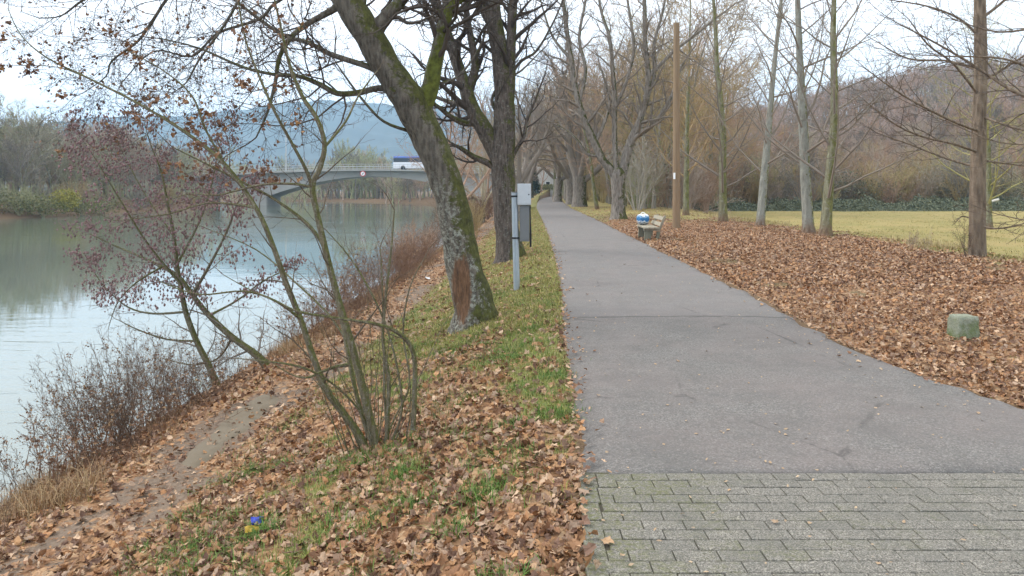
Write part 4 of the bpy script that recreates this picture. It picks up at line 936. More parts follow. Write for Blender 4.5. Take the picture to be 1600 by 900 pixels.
def bush(name, label, p, r, h, n, size, mat, stemmat, group=None):
    th = thing(name, label, 'bush', p, 0, group)
    a = NR.uniform(0, 2 * PI, n); q = NR.normal(0, 1, (n, 3)); q /= np.linalg.norm(q, axis=1, keepdims=True); q *= (NR.random(n) ** .45)[:, None]
    lump = .75 + .5 * fbm(q[:, 0] * 2 + p[0], q[:, 1] * 2 + q[:, 2] * 2, 4.0)
    pts = np.stack([q[:, 0] * r * lump, q[:, 1] * r * lump, h * (.5 + .5 * q[:, 2] * lump)], -1)
    foliage_band('foliage', pts, size, mat, th)
    o = obj('stems', scr[0].cr, th); o.scale = (h / 4.2,) * 3; o.material_slots[0].link = 'OBJECT'; o.material_slots[0].material = stemmat
g = bankpt(88, 60.6)
bush('yellow_bush', 'yellow green bush at the water line of the far bank', Vector((P(102, 330, 88).x, 88, g.z)), 1.8, 2.6, 1500, .13, L_yellow, T_olive)
for px, Y, s in ((68, 86, 1.2), (30, 84, 1.4), (128, 92, 1.2), (-15, 83, 1.3), (160, 97, 1.1)):
    X_ = P(px, 330, Y).x; bush('grey_green_bush', 'grey green bush beside the yellow one on the far bank', Vector((X_, Y, max(ZW, Hf(X_, Y)))), 2.3 * s, 2.0 * s, 1100, .12, L_olive, T_bank, 'evergreen bushes on the far bank')

for i, (px, Y, r_, h_) in enumerate(((1168, 84, 2.0, 3.6), (1205, 88, 1.8, 3.0), (1330, 82, 2.2, 4.6), (1372, 80, 2.4, 3.6), (1405, 86, 2.0, 4.4), (1310, 90, 1.8, 5.2), (1490, 82, 2.0, 3.2), (1575, 81, 2.3, 3.6), (1100, 82, 1.8, 3.0))):
    bush('ivy_bush', 'dark ivy covered bush among the leafless scrub across the field', at(px, Y), r_, h_, 1500, .10, L_hedge, T_wood, 'ivy bushes along the wood edge')
# ------------------------------------------------------------------ this bank beyond the leaning tree
nb = [Proto(s, 12, 'spread', .22, (M_avenue, T_red), sides=(8, 5, 4, 3, 3), rmin=.011, dens=1.05) for s in (111, 112)]
for i, (Y, d, sc, lab) in enumerate(((44, 5.1, .85, 'pinkish bare bank tree whose crown shows left of the leaning mossy trunk'), (58, 4.3, .8, 'spreading pinkish bare tree on the near bank left of the dark forked trunk'), (74, 4.6, 1.0, 'bare tree leaning over the water in front of the right end of the bridge'), (92, 4.4, 1.05, 'bare bank tree hiding the bridge end, between leaning and forked trunks'), (108, 4.0, 1.1, 'reddish bare tree behind the others on the near bank'), (128, 3.4, 1.1, 'most distant bare tree on the near bank before the bridge'))):
    place('bank_tree', nb[i % 2], lab, bankpt(Y, d), RW.uniform(0, 6), sc, 'trees on the near bank', crownmat=T_wood if i % 2 else T_red)
for i in range(26):
    Y = 26 + 100 * ((i + RW.random()) / 26) ** 1.2; d = RW.uniform(4.2, 5.4)
    place('bank_bush', scr[i % 3], 'grey leafless bush on the near bank further downstream', bankpt(Y, d), RW.uniform(0, 6), RW.uniform(.4, .75) * min(1, .35 + Y / 90), 'bushes on the near bank', 'bush', RW.choice((T_bram, T_grey, T_wood, T_red)))
place('bank_bush', scr[0], 'yellowish upright bush between the leaning and the forked trunk', at(742, 38), 1, .55, None, 'bush', T_olive)
def bramble(p, h, n, seed, label, group):
    rng = random.Random(seed); C = Tubes(); tips = []
    S = Spec(seg=(7, 4, 3), wob=(.08, .15, .2), trop=(-.06, .0, .0), nch=(7, 3, 0), ang=(45, 45, 45), lr=(.4, .5, .5), rr=(.6, .6, .6), t0=(.2, .2, .1), sides=(4, 3, 3), rmin=.0022)
    for k in range(n):
        a = abs(rng.gauss(.15, .4)); az = rng.uniform(0, 6.3)
        branch(C, rng, Vector((rng.gauss(0, .28), rng.gauss(0, .4), -.05)), Vector((math.cos(az) * math.sin(a), math.sin(az) * math.sin(a), math.cos(a))), h * rng.uniform(.6, 1.25), rng.uniform(.004, .008), 0, S, 0, tips)
    th = thing('bramble_bush', label, 'bush', p, rng.uniform(0, 6), group)
    obj('stems', C.mesh('stems', [T_bram]), th)
    obj('withered_leaves', leaves_at('withered_leaves', tips, 130, .028, L_weed, rng, .06, .3, None, False), th)
for i in range(15):
    Y = 13.5 + 15 * i / 14; bramble(bankpt(Y, 4.75 + RW.uniform(-.3, .6)), RW.uniform(.8, 1.35), 26, 200 + i, 'reddish brown bramble tangle on the near bank behind the shrub', 'bramble tangles on the near bank')

# dry weeds along the water
T_weed = twigmat('weed_stems', [(0, (.15, .085, .048)), (.5, (.12, .08, .055)), (1, (.19, .115, .065))])
def weed(p, h, n, seed, label, lean=(-.15, -.1), group='dry weeds along the water', twig=T_bram, leafn=110, spread=.2):
    rng = random.Random(seed); C = Tubes(); tips = []
    S = Spec(seg=(8, 4, 3), wob=(.06, .13, .2), trop=(.02, .05, .03), nch=(9, 4, 0), ang=(38, 42, 45), lr=(.34, .5, .5), rr=(.55, .6, .6), t0=(.3, .2, .1), sides=(4, 3, 3), rmin=.0014)
    for k in range(n):
        d = Vector((rng.gauss(lean[0], .3), rng.gauss(lean[1], .3), 1)).normalized()
        branch(C, rng, Vector((rng.gauss(0, spread), rng.gauss(0, spread), -.06)), d, h * rng.uniform(.55, 1.15), rng.uniform(.003, .006), 0, S, 0, tips, Vector((lean[0] * .6, 0, 1)))
    th = thing('dry_weed', label, 'dry weed', p, 0, group)
    obj('stems', C.mesh('stems', [twig]), th)
    obj('withered_leaves', leaves_at('withered_leaves', tips, leafn, .016, L_weed, rng, .03, .5, None, False), th)
for i, (px, py, h, n, lab) in enumerate((
  (18, 800, .85, 6, 'thin dry weed with seed stalks nearest the lower left corner'), (62, 775, 1.0, 6, 'tall sparse dry weed at the water edge in the lower left'),
  (150, 722, 1.15, 30, 'bushy dry weed left of the concrete strip by the water'), (195, 705, 1.2, 38, 'densest brown weed clump beside the narrow dirt trail'),
  (240, 668, 1.0, 34, 'brown weed clump upstream of the densest clump'), (285, 640, .95, 26, 'dry weed between the weed clumps and the alder foot'),
  (320, 612, .9, 24, 'dry weed at the left foot of the alder'), (370, 585, .8, 14, 'dry weed at the right foot of the alder'),
  (440, 545, .7, 14, 'low dry weed right of the alder by the water'), (500, 508, .8, 14, 'dry weed behind the shrub stems at the water edge'), (-20, 850, .9, 8, 'dry weed cut by the left edge of the photo'), (110, 752, .9, 10, 'dry weed between the tall sparse one and the bushy one'))):
    n = max(5, int(n * .78))
    weed(G(px, py), h * RW.uniform(.8, 1.2), n, 300 + i, lab, leafn=40 + 9 * n, twig=T_weed)
for i, (px, py) in enumerate(((185, 712), (228, 682), (268, 655), (310, 628), (150, 735))):
    bramble(G(px, py), RW.uniform(.4, .62), 24, 260 + i, 'low reddish brown tangle among the dry weeds at the water edge', 'low tangles among the dry weeds')
rng = random.Random(6)
for px, py, lab in ((1424, 388, 'dry seed stalks at the field edge, left clump'), (1444, 390, 'taller dry seed stalks at the field edge, right clump')):
    weed(G(px, py), .62, 5, int(px), lab, (0, 0), 'seed stalks at the field edge', T_wood, 60, .12)
for i, (px, Y) in enumerate(((1508, 17.5),)):
    weed(at(px, Y), .9, 7, 44, 'dry ivy stalks against the foot of the brown field edge tree', (0, 0), None, T_dark, 90, .06)

# conifer, hedge and house where the path ends
def conifer(p, h, r):
    th = thing('conifer_tree', 'dark green conifer at the far end of the path', 'tree', p); T = Tubes(); T.add([Vector((0, 0, -.2)), Vector((0, 0, h * .5)), Vector((0, 0, h))], [.16, .1, .02], 8); obj('trunk', T.mesh('trunk', [M_brown]), th)
    n = 5200; t = NR.random(n) ** .7; a = NR.uniform(0, 2 * PI, n); rad = r * (1 - t) * (.55 + .45 * np.sin(t * 60) ** 2) * NR.random(n) ** .4 * (1 + .2 * np.sin(3 * a))
    foliage_band('crown', np.stack([np.cos(a) * rad, np.sin(a) * rad, h * (.08 + .92 * t) - rad * .3], -1), .13, L_fir, th)
conifer(at(836, 138), 5.6, 1.5)
bush('low_yellow_hedge', 'low yellowish hedge across the end of the path', at(850, 168), 4.5, 1.5, 1500, .16, L_olive, T_olive)

# ================================================================== made things
def simple(name, col, rough=.8, var=.25, scale=6, bumpd=.004, metallic=0.0, spec=.3):
    t = NT(name); c = t.co('Object'); n = t.noise(c, scale, 5, .65)
    t.b.inputs['Metallic'].default_value = metallic; t.b.inputs['Specular IOR Level'].default_value = spec
    return t.done(t.mix(n, tuple(x * (1 - var) for x in col), tuple(min(1, x * (1 + var)) for x in col)), rough, t.bump(t.noise(c, scale * 6, 3), .4, bumpd))
# meter post
M_galv = simple('galvanised_steel', (.38, .42, .45), .42, .2, 9, .002, .6, .5)
M_cab = simple('cabinet_grey', (.50, .52, .54), .5, .1, 14, .001, .3, .5)
M_cabd = simple('cabinet_dark_grey', (.17, .175, .18), .6, .15, 8, .001, .1, .4)
M_black = simple('black_rubber', (.018, .018, .02), .6, .2)
gp = G(808, 453); Yp = gp.y; s = Yp / F
th = thing('meter_post', 'galvanised steel post carrying two small grey meter boxes on the grass verge', 'post', gp)
zt = EYE - (301 - HZ) * s - gp.z
m = MB(); m.cyl((.0, 0, -.3), (-.045, 0, zt), 5 * s, None, 24); m.build('pole', M_galv, th, smooth=False)
m = MB(); m.cyl((-.045, 0, zt - .005), (-.046, 0, zt + .012), 5.7 * s, 5.2 * s, 24); m.build('pole_cap', M_cabd, th)
def zz(py): return EYE - (py - HZ) * s - gp.z
def xx(px): return (px - 800) * s - gp.x
m = MB(); m.box((xx(819), -.02, (zz(287) + zz(320)) / 2), (21 * s, .17, zz(287) - zz(320)), None, .006); ub = m.build('upper_box', M_cab, th)
m = MB(); m.box((xx(819), -.108, (zz(287) + zz(320)) / 2), (19 * s, .008, zz(289) - zz(318)), None, .002); m.build('cover_plate', M_cab, ub)
m = MB(); m.cyl((xx(826), -.112, zz(304)), (xx(826), -.12, zz(304)), .012, None, 12); m.build('lock', M_black, ub)
m = MB(); m.box((xx(819.5), .0, (zz(321) + zz(377)) / 2), (15 * s, .11, zz(321) - zz(377)), None, .005); lb = m.build('lower_box', M_cabd, th)
m = MB(); m.box((xx(819.5), -.058, (zz(324) + zz(374)) / 2), (12.5 * s, .006, zz(324) - zz(374)), None, .002); m.build('cover_plate', M_cabd, lb)
for py in (308, 373):
    m = MB(); m.cyl((xx(803.2 if py < 340 else 804.6), 0, zz(py)), (xx(803.2 if py < 340 else 804.6), 0, zz(py) + .03), 6 * s, None, 20); m.box((xx(810), .0, zz(py) + .015), (13 * s, .03, .025), None, .002); m.build('clamp', M_black, th)
T = Tubes(); T.add([Vector((xx(828), 0, zz(322))), Vector((xx(828.6), 0, zz(345))), Vector((xx(829), 0, zz(368))), Vector((xx(829), 0, zz(386)))], [.012, .012, .02, .016], 8); obj('cable', T.mesh('cable', [M_black]), th)
# wooden pole
t = NT('pole_wood'); c = t.co('Object'); n = t.noise(t.mapping(c, (1, 1, .05)), 18, 5, .7)
M_pole = t.done(t.mix(n, (.13, .085, .05), (.33, .235, .145)), .85, t.bump(n, .5, .01))
M_white = simple('white_paint', (.75, .76, .76), .5, .06)
gq = G(1057, 357); Yq = gq.y; th = thing('wooden_pole', 'tall straight wooden utility pole with a small white plate, right of the bench', 'pole', gq)
T = Tubes(); zq = EYE + (HZ - 36) / F * Yq - gq.z; T.add([Vector((0, 0, -.3 + (zq + .3) * i / 12)) for i in range(13)], [6.2 / F * Yq * (1 - .022 * i) for i in range(13)], 20, 0, .01); T.add([Vector((0, 0, zq - .004)), Vector((0, 0, zq + .01))], [4.5 / F * Yq, .01], 20); obj('shaft', T.mesh('shaft', [M_pole]), th)
m = MB(); zpl = EYE + (HZ - 275) / F * Yq - gq.z; m.box((-.12, -.145, zpl), (.09, .012, .26), Matrix.Rotation(-.7, 3, 'Z'), .003); m.build('plate', M_white, th)
# stone block
t = NT('mossy_stone'); c = t.co('Object'); a = t.noise(c, 7, 6, .7); g = t.n('ShaderNodeNewGeometry'); nx = t.n('ShaderNodeSeparateXYZ'); t.set(nx.inputs[0], g.outputs['Normal'])
col = t.mix(a, (.15, .17, .11), (.38, .385, .31)); col = t.mix(t.ramp(t.math('ADD', t.noise(c, 5, 4, .7), t.math('MULTIPLY', nx.outputs[2], -.25)), [(.42, 0.0), (.62, .85)]), col, (.12, .155, .05))
M_stone = t.done(t.mix(t.ramp(t.noise(c, 60, 3), [(.4, .35), (.6, 0.0)]), col, (.09, .10, .06)), .95, t.bump(t.math('ADD', a, t.noise(c, 45, 4)), .7, .012))
gs_ = G(1514, 533); b = bmesh.new(); bmesh.ops.create_cube(b, size=1)
bmesh.ops.subdivide_edges(b, edges=b.edges[:], cuts=7, use_grid_fill=True)
for v in b.verts:
    q = v.co.copy(); k = Vector((math.copysign(abs(q.x * 2) ** 1, q.x), q.y * 2, q.z * 2)); e = sum(1 for w in k if abs(w) > .95)
    v.co = Vector((q.x * .235, q.y * .2, q.z * .345)); v.co *= (1 - .02 * (e >= 2) - .03 * (e == 3)) * (1 + .03 * (R.random() - .5)) * (1 - .10 * (e == 3) * R.random() - .05 * (e == 2) * (R.random() > .6))
    if q.z > 0: v.co.x *= .97; v.co.y *= .96
me = bpy.data.meshes.new('stone_block'); b.to_mesh(me); me.materials.append(M_stone)
for p_ in me.polygons: p_.use_smooth = True
so_ = obj('stone_block', me, None, gs_ + Vector((0, .1, .085)), label='squat greenish mossy stone block standing in the dead leaves by the path', category='stone'); so_.rotation_euler = (0, .02, .10)
# bench
M_bw = simple('weathered_wood', (.30, .265, .20), .9, .45, 7, .006)
M_conc = simple('mossy_concrete', (.17, .165, .12), .95, .35, 8, .006)
gb = Vector((4.19, 23.35, Hf(4.3, 24)))
th = thing('park_bench', 'weathered wooden park bench seen end on, beside the path under the avenue tree', 'bench', gb, -.045)
for yk in (.22, 1.72):
    m = MB(); m.prism([(.02, yk - .07, -.12), (.26, yk - .07, -.12), (.24, yk - .07, .33), (.05, yk - .07, .33)], (0, .14, 0), .008); m.build('front_support', M_conc, th)
    m = MB(); m.prism([(.36, yk - .05, -.12), (.47, yk - .05, -.12), (.545, yk - .05, .30), (.44, yk - .05, .30)], (0, .1, 0), .006); m.build('rear_leg', M_conc, th)
    m = MB(); m.box((.275, yk, .355), (.53, .10, .07), None, .006); m.build('seat_beam', M_bw, th)
    m = MB(); m.prism([(.47, yk - .045, .325), (.54, yk - .045, .325), (.735, yk - .045, .80), (.665, yk - .045, .80)], (0, .09, 0), .006); m.build('back_post', M_bw, th)
for k in range(3):
    m = MB(); m.box((.09 + .155 * k, .97, .415 + .003 * k), (.14, 1.94, .05), None, .008); m.build('seat_plank', M_bw, th)
for zc, xo in ((.535, .53), (.715, .605)):
    m = MB(); m.box((xo, .97, zc), (.04, 1.94, .125), Matrix.Rotation(math.radians(22), 3, 'Y'), .007); m.build('back_plank', M_bw, th)
# blue and white bag on the far end of the seat
t = NT('bag_cloth'); c = t.co('Object'); xyz = t.n('ShaderNodeSeparateXYZ'); t.set(xyz.inputs[0], c)
wv = t.math('ADD', xyz.outputs[2], t.math('MULTIPLY', t.math('SUBTRACT', t.noise(c, 7, 3), .5), .22))
M_bag = t.done(t.ramp(t.math('MULTIPLY', wv, 2.0), [(0, (.05, .055, .06)), (.12, (.55, .58, .60)), (.17, (.02, .035, .06)), (.24, (.62, .65, .66)), (.30, (.03, .13, .30)), (.52, (.045, .19, .40)), (.56, (.35, .5, .62)), (.60, (.04, .17, .38)), (.66, (.75, .78, .78)), (.9, (.80, .81, .80))]), .55)
bb = bmesh.new(); bmesh.ops.create_icosphere(bb, subdivisions=4, radius=1)
for v in bb.verts:
    q = v.co; n = float(fbm(np.array([q.x * 2.2 + 3]), np.array([q.y * 2.2 + q.z * 2.6]), 2.0)[0]) - .5
    e = Vector([math.copysign(abs(w) ** .75, w) for w in q]); v.co = Vector((e.x * .20 * (1 + .35 * n), e.y * .17 * (1 + .35 * n), (e.z * .19 + .19) * (1 + .15 * n)))
me = bpy.data.meshes.new('bag'); bb.to_mesh(me); me.materials.append(M_bag)
for p_ in me.polygons: p_.use_smooth = True
bg_ = thing('sports_bag', 'blue and white bag sitting on the far end of the bench', 'bag', gb + Matrix.Rotation(-.045, 3, 'Z') @ Vector((.17, 1.55, .44)), .3)
obj('body', me, bg_)
T = Tubes(); T.add([Vector((-.10 + .2 * i / 10, 0, .36 + .07 * math.sin(PI * i / 10))) for i in range(11)], [.012] * 11, 8); obj('handle', T.mesh('handle', [M_white]), bg_)
# pale log at the brambles
M_log = simple('bare_wood', (.55, .52, .45), .8, .15, 6)
pl_ = P(1550, 315, 73.2); T = Tubes(); T.add([Vector((-.75, 0, -.16)), Vector((-.2, 0, -.02)), Vector((.3, .05, .12)), Vector((.7, .1, .19))], [.10, .11, .12, .13], 10, 0, .04)
obj('fallen_log', T.mesh('fallen_log', [M_log]), None, pl_, label='short pale bare log lying on the green brambles across the field', category='log')
# scraps of litter
def scrap(px, py, mat, sz, label, name='litter_scrap', cat='litter'):
    g = G(px, py); b = bmesh.new(); bmesh.ops.create_grid(b, x_segments=7, y_segments=5, size=1)
    for v in b.verts: v.co = Vector((v.co.x * sz, v.co.y * sz * .6, sz * (.35 + .9 * (float(vn(v.co.x * 2.2 + px, v.co.y * 2.2, 3.0)) - .2)) * .7))
    me = bpy.data.meshes.new(name); b.to_mesh(me); me.materials.append(mat); o = obj(name, me, None, g + Vector((0, 0, .02)), label=label, category=cat); o.rotation_euler = (.5, .2, .6)
scrap(401, 822, simple('blue_foil', (.04, .06, .42), .35, .3), .042, 'crumpled blue wrapper among the dead leaves in the lower left')
scrap(668, 437, M_white, .07, 'scrap of white paper on the narrow dirt trail')
scrap(392, 836, simple('yellow_leaf_paint', (.50, .33, .05), .6, .3), .045, 'single bright yellow leaf next to the blue wrapper', 'yellow_leaf', 'leaf')
# concrete strip let into the trail
t = NT('old_concrete'); c = t.co('Object'); M_strip = t.done(t.mix(t.noise(c, 2.5, 5, .7), (.115, .092, .062), (.20, .165, .12)), .95, t.bump(t.noise(c, 30, 4), .5, .008))
A_ = [G(x, y) for x, y in ((262, 742), (300, 700), (345, 660), (385, 628), (425, 600))]; B_ = [G(x, y) for x, y in ((292, 752), (338, 715), (385, 675), (428, 640), (455, 612))]
V = []; 
for a, b2 in zip(crom([tuple(q) for q in A_], 5), crom([tuple(q) for q in B_], 5)):
    for k in range(6):
        q = a * (1 - k / 5) + b2 * (k / 5); jx = (float(vn(q[1] * 5, k, 2.0)) - .5) * .10; V.append((q[0] + jx, q[1], Hf(q[0] + jx, q[1]) + (.022 if 0 < k < 5 and 2 < len(V) // 6 < 18 else -.02)))
nr_ = len(V) // 6; ix = np.arange(len(V)).reshape(nr_, 6); obj('path_strip', faces_np('path_strip', np.array(V), np.stack([ix[:-1, :-1], ix[:-1, 1:], ix[1:, 1:], ix[1:, :-1]], -1).reshape(-1, 4), [M_strip], None, True), kind='structure')

# ================================================================== bridge
M_con = simple('bridge_concrete', (.36, .35, .33), .9, .14, .5, .02)
M_rail = simple('railing_steel', (.42, .44, .45), .5, .1)
YBr = 150.0; sB = YBr / F
def bx(px): return (px - 800) * sB
x0, xc, xp, x1 = bx(238), bx(580), bx(402), bx(830)
def ztop(x): return 5.75 - .0011 * (x - xc) ** 2
def zbot(x):
    h = xc - xp; k = (x - xc) / h
    if k < -1: k = 2 + k if k > -1.9 else .1; return max(-1, 4.35 - 4.7 * min(1, abs(k)) ** 1.9)
    return 4.35 - 4.7 * min(1, abs(k)) ** 1.9
th = thing('road_bridge', 'pale concrete road bridge with a flat arched span over the river', 'bridge', (0, YBr, 0))
n = 90; xs = np.linspace(x0, x1, n); V, FF = [], []
for x in xs:
    zt_, zb_ = ztop(x), zbot(x)
    V += [(x, 1.6, zb_), (x, 1.6, zt_ - .5), (x, 0, zt_ - .28), (x, 0, zt_), (x, 13, zt_), (x, 13, zt_ - .28), (x, 11.4, zt_ - .5), (x, 11.4, zb_)]
for i in range(n - 1):
    for k in range(8): a = i * 8 + k; b2 = i * 8 + (k + 1) % 8; FF.append((a, b2, b2 + 8, a + 8))
obj('deck', faces_np('deck', np.array(V), np.array(FF), [M_con]), th)
for xq in (xp, 2 * xc - xp):
    m = MB(); m.box((xq, 6.5, -2.2), (2.6, 9.6, 5.0), None, .2); m.build('pier', M_con, th)
m = MB()
for k in range(n): m_x = xs[k]
T = Tubes()
for side in (.15, 12.85):
    for hh in (.55, 1.05): T.add([Vector((x, side, ztop(x) + hh)) for x in xs], [.035] * n, 5)
    for k in range(0, n, 1): T.add([Vector((xs[k], side, ztop(xs[k]) - .05)), Vector((xs[k], side, ztop(xs[k]) + 1.08))], [.03, .03], 5)
obj('railing', T.mesh('railing', [M_rail]), th)
M_asp2 = simple('road_asphalt', (.09, .09, .09), .9, .1)
# sign on the arch
M_redp = simple('red_paint', (.5, .05, .05), .5, .05)
sg = thing('navigation_sign', 'round white sign with a red ring on the side of the bridge', 'sign', (bx(567), YBr - .04, EYE + (HZ - 271.3) * sB))
m = MB(); m.cyl((0, .03, 0), (0, -.03, 0), .58, None, 28); m.build('ring', M_redp, sg)
m = MB(); m.cyl((0, -.02, 0), (0, -.045, 0), .42, None, 28); m.build('face', M_white, sg)
m = MB(); m.box((0, -.05, 0), (.12, .02, .5), Matrix.Rotation(.6, 3, 'Y'), 0); m.build('bar', M_black, sg)
for px, lab in ((444, 'slim pale street lamp standing on the bridge above the arch'), (300, 'street lamp on the bridge nearer its left end')):
    x = bx(px); sl_ = thing('street_lamp', lab, 'street lamp', (x, YBr + 1.2, ztop(x)), 0, 'street lamps on the bridge')
    T = Tubes(); T.add([Vector((0, 0, 0)), Vector((0, 0, 4)), Vector((0, 0, 8)), Vector((.1, .5, 8.6)), Vector((.15, 1.4, 8.8))], [.13, .11, .08, .07, .06], 10); obj('mast', T.mesh('mast', [M_rail]), sl_)
    m = MB(); m.box((.15, 1.7, 8.8), (.3, .9, .14), None, .04); m.build('lamp_head', M_rail, sl_)
# bus crossing
M_busw = simple('white_bus_paint', (.72, .74, .78), .3, .04, 2, 0, 0, .5); M_busb = simple('blue_bus_paint', (.12, .2, .55), .3, .05, 2, 0, 0, .5); M_glass = simple('dark_glass', (.03, .035, .04), .08, .1, 2, 0, 0, .6)
xb = bx(655); bz = ztop(xb); bs = thing('bus', 'blue and white bus crossing the bridge', 'bus', (xb, YBr + 3.2, bz))
m = MB(); m.box((0, 0, 1.0), (11.2, 2.5, 1.3), None, .12); m.build('body', M_busw, bs)
m = MB(); m.box((0, 0, 2.05), (11.1, 2.44, .85), None, .08); m.build('windows', M_glass, bs)
m = MB(); m.box((0, 0, 2.68), (11.2, 2.5, .42), None, .14); m.build('roof', M_busb, bs)
for xw in (-3.6, 3.4):
    for yw in (-1.12, 1.12):
        m = MB(); m.cyl((xw, yw - .13, .47), (xw, yw + .13, .47), .47, None, 20); m.build('wheel', M_black, bs)
# house at the end of the path
M_wall = simple('pale_render', (.52, .51, .48), .9, .06, .6); M_roof = simple('dark_roof_tiles', (.10, .075, .065), .85, .2, 3)
def house(label, p, w, dp, h, rh, rz=0.0, group=None, roofmat=None):
    th = thing('house', label, 'house', p, rz, group)
    m = MB(); m.prism([(-w / 2, -dp / 2, -1.5), (w / 2, -dp / 2, -1.5), (w / 2, -dp / 2, h), (0, -dp / 2, h + rh), (-w / 2, -dp / 2, h)], (0, dp, 0), 0); m.build('wall', M_wall, th)
    for sgn in (-1, 1):
        a = Vector((sgn * (w / 2 + .5), 0, h - rh * 1.0 / (w / 2))); b2 = Vector((0, 0, h + rh)); d = b2 - a; m = MB()
        m.box((a + b2) / 2 + Vector((0, 0, .12)), (d.length + .1, dp + .9, .18), Matrix.Rotation(-math.atan2(d.z, d.x), 3, 'Y'), .02); m.build('roof', roofmat or M_roof, th)
    for zi in (1.6, h - .6):
        for xi in (-w * .28, w * .02, w * .3):
            if zi + .7 > h + .4: continue
            m = MB(); m.box((xi, -dp / 2 - .03, zi), (1.15, .1, 1.35), None, .02); wn = m.build('window', M_white, th)
            m = MB(); m.box((xi, -dp / 2 - .09, zi), (.9, .03, 1.1), None, 0); m.build('pane', M_glass, wn)
house('white house behind the conifer at the far end of the path', at(846, 178), 11, 9, 5.2, 3.4, .25)
M_rr = simple('red_roof_tiles', (.32, .12, .07), .85, .2, 3)
for px, Yh, lab in ((461, 1790, 'tiny pinkish house high on the blue hill'), (504, 1730, 'tiny pale house on the blue hill lower than the pinkish one'), (130, 1700, 'tiny house on the left end of the far hill')):
    X_ = (px - 800) / F * Yh; dp_ = (Yh - 1300) / 1150; zt_ = (HZ - float(ridge_(800 + F * X_ / Yh))) / F * 2450 * math.sin(dp_ * PI / 2) ** 1.3 + 4
    house(lab, (X_, Yh, zt_), 14, 12, 6, 4, .3, 'houses on the far hill', M_rr)
# ------------------------------------------------------------------ far hills, haze, sky, light, camera
t = NT('far_forest'); co = t.co('Object')
M_far = t.done(t.mix(t.noise(co, .012, 6, .75), (.035, .045, .028), (.10, .085, .06)), .95)
az = np.linspace(-1.1, 1.1, 260); dep = np.linspace(0, 1, 60)
AZ, DP = np.meshgrid(az, dep); pxs = 800 + F * np.tan(AZ); Yd = 1300 + 1150 * DP
Xd = np.tan(AZ) * Yd
top = (HZ - ridge(pxs)) / F * 2450
Zd = top * np.sin(np.clip(DP * 1.0, 0, 1) * PI / 2) ** 1.3 - 4 + (fbm(Xd * .006, Yd * .006, 3.0) - .5) * 55 * DP + (fbm(Xd * .03, Yd * .03, 8.0, 2) - .5) * 22 * np.minimum(1, DP * 4)
idx = np.arange(AZ.size).reshape(AZ.shape)
hf = np.stack([idx[:-1, :-1], idx[:-1, 1:], idx[1:, 1:], idx[1:, :-1]], -1).reshape(-1, 4)
obj('hills', faces_np('hills', np.stack([Xd, Yd, Zd], -1).reshape(-1, 3), hf, [M_far], None, True), kind='structure')

if HAZE:
    hz = MB(); hz.box((0, 0, 180), (6900, 6900, 372), None, 0)
    mh = bpy.data.materials.new('haze'); mh.use_nodes = True; nt = mh.node_tree; nt.nodes.clear()
    o_ = nt.nodes.new('ShaderNodeOutputMaterial'); pv = nt.nodes.new('ShaderNodeVolumePrincipled'); nt.links.new(pv.outputs[0], o_.inputs['Volume'])
    pv.inputs['Color'].default_value = (.42, .71, 1, 1); pv.inputs['Density'].default_value = HAZE; pv.inputs['Anisotropy'].default_value = .2
    hb_ = hz.build('haze', mh, kind='stuff')

W = bpy.data.worlds.new('World'); SC.world = W; W.use_nodes = True; wt = W.node_tree; bg = wt.nodes['Background']
sky = wt.nodes.new('ShaderNodeTexSky'); sky.sky_type = 'NISHITA'; sky.sun_disc = False
SUN_EL, SUN_AZ = math.radians(38), math.radians(-70)
sky.sun_elevation = SUN_EL; sky.sun_rotation = SUN_AZ; sky.dust_density = 4; sky.air_density = 1.2
hsv = wt.nodes.new('ShaderNodeHueSaturation'); hsv.inputs['Saturation'].default_value = .12; wt.links.new(sky.outputs[0], hsv.inputs['Color'])
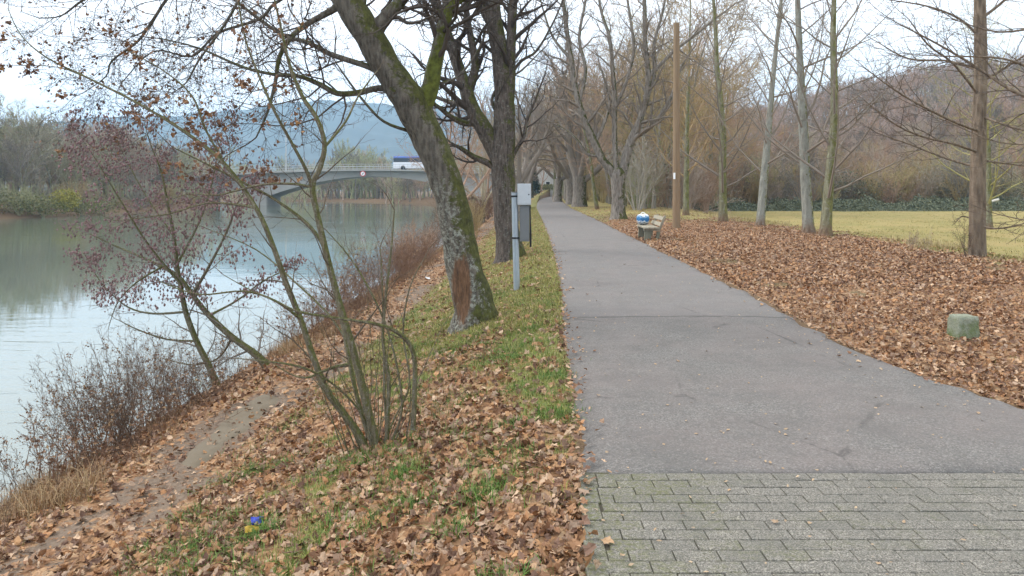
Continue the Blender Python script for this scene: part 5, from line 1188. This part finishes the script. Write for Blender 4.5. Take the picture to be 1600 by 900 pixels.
# cloud deck: brighter overhead than at the horizon, softly mottled
tc = wt.nodes.new('ShaderNodeTexCoord'); sx = wt.nodes.new('ShaderNodeSeparateXYZ'); wt.links.new(tc.outputs['Generated'], sx.inputs[0])
rp = wt.nodes.new('ShaderNodeValToRGB'); wt.links.new(sx.outputs[2], rp.inputs[0])
rp.color_ramp.elements[0].position = 0.0; rp.color_ramp.elements[0].color = (9.3, 9.4, 9.7, 1)
rp.color_ramp.elements[1].position = .75; rp.color_ramp.elements[1].color = (12.6, 12.6, 12.6, 1)
e = rp.color_ramp.elements.new(.28); e.color = (10.6, 10.8, 11.3, 1)
nz_ = wt.nodes.new('ShaderNodeTexNoise'); nz_.inputs['Scale'].default_value = 1.4; nz_.inputs['Detail'].default_value = 5; wt.links.new(tc.outputs['Generated'], nz_.inputs['Vector'])
mr = wt.nodes.new('ShaderNodeMapRange'); mr.inputs[3].default_value = .95; mr.inputs[4].default_value = 1.05; wt.links.new(nz_.outputs[0], mr.inputs[0])
mu = wt.nodes.new('ShaderNodeVectorMath'); mu.operation = 'SCALE'; wt.links.new(rp.outputs[0], mu.inputs[0]); wt.links.new(mr.outputs[0], mu.inputs['Scale'])
mx = wt.nodes.new('ShaderNodeMix'); mx.data_type = 'RGBA'; mx.inputs[0].default_value = .8
wt.links.new(hsv.outputs[0], mx.inputs[6]); wt.links.new(mu.outputs[0], mx.inputs[7]); wt.links.new(mx.outputs[2], bg.inputs[0])
bg.inputs[1].default_value = .13
sl = bpy.data.lights.new('sun', 'SUN'); sl.energy = 1.5; sl.angle = math.radians(25); sl.color = (1, .96, .9)
so = bpy.data.objects.new('sun', sl); COL.objects.link(so)
dirv = Vector((math.sin(SUN_AZ) * math.cos(SUN_EL), math.cos(SUN_AZ) * math.cos(SUN_EL), math.sin(SUN_EL)))
so.rotation_euler = dirv.to_track_quat('Z', 'Y').to_euler()
cam = bpy.data.cameras.new('camera'); cam.sensor_width = 36; cam.lens = F / 1600 * 36; cam.shift_y = -(450 - HZ) / 1600
cam.clip_start = .05; cam.clip_end = 9000
cob = bpy.data.objects.new('camera', cam); COL.objects.link(cob); cob.location = (0, 0, EYE); cob.rotation_euler = (PI / 2, 0, 0); SC.camera = cob
vs = SC.view_settings; vs.view_transform = 'Standard'; vs.look = 'None'; vs.gamma = 1; vs.use_curve_mapping = False; vs.exposure = EXPO
SC.cycles.use_denoising = True; SC.cycles.max_bounces = 6; SC.cycles.diffuse_bounces = 4; SC.cycles.glossy_bounces = 3
SC.cycles.transparent_max_bounces = 8; SC.cycles.volume_bounces = 1
SC.render.film_transparent = False
print('built in', round(time.time() - T0, 1))
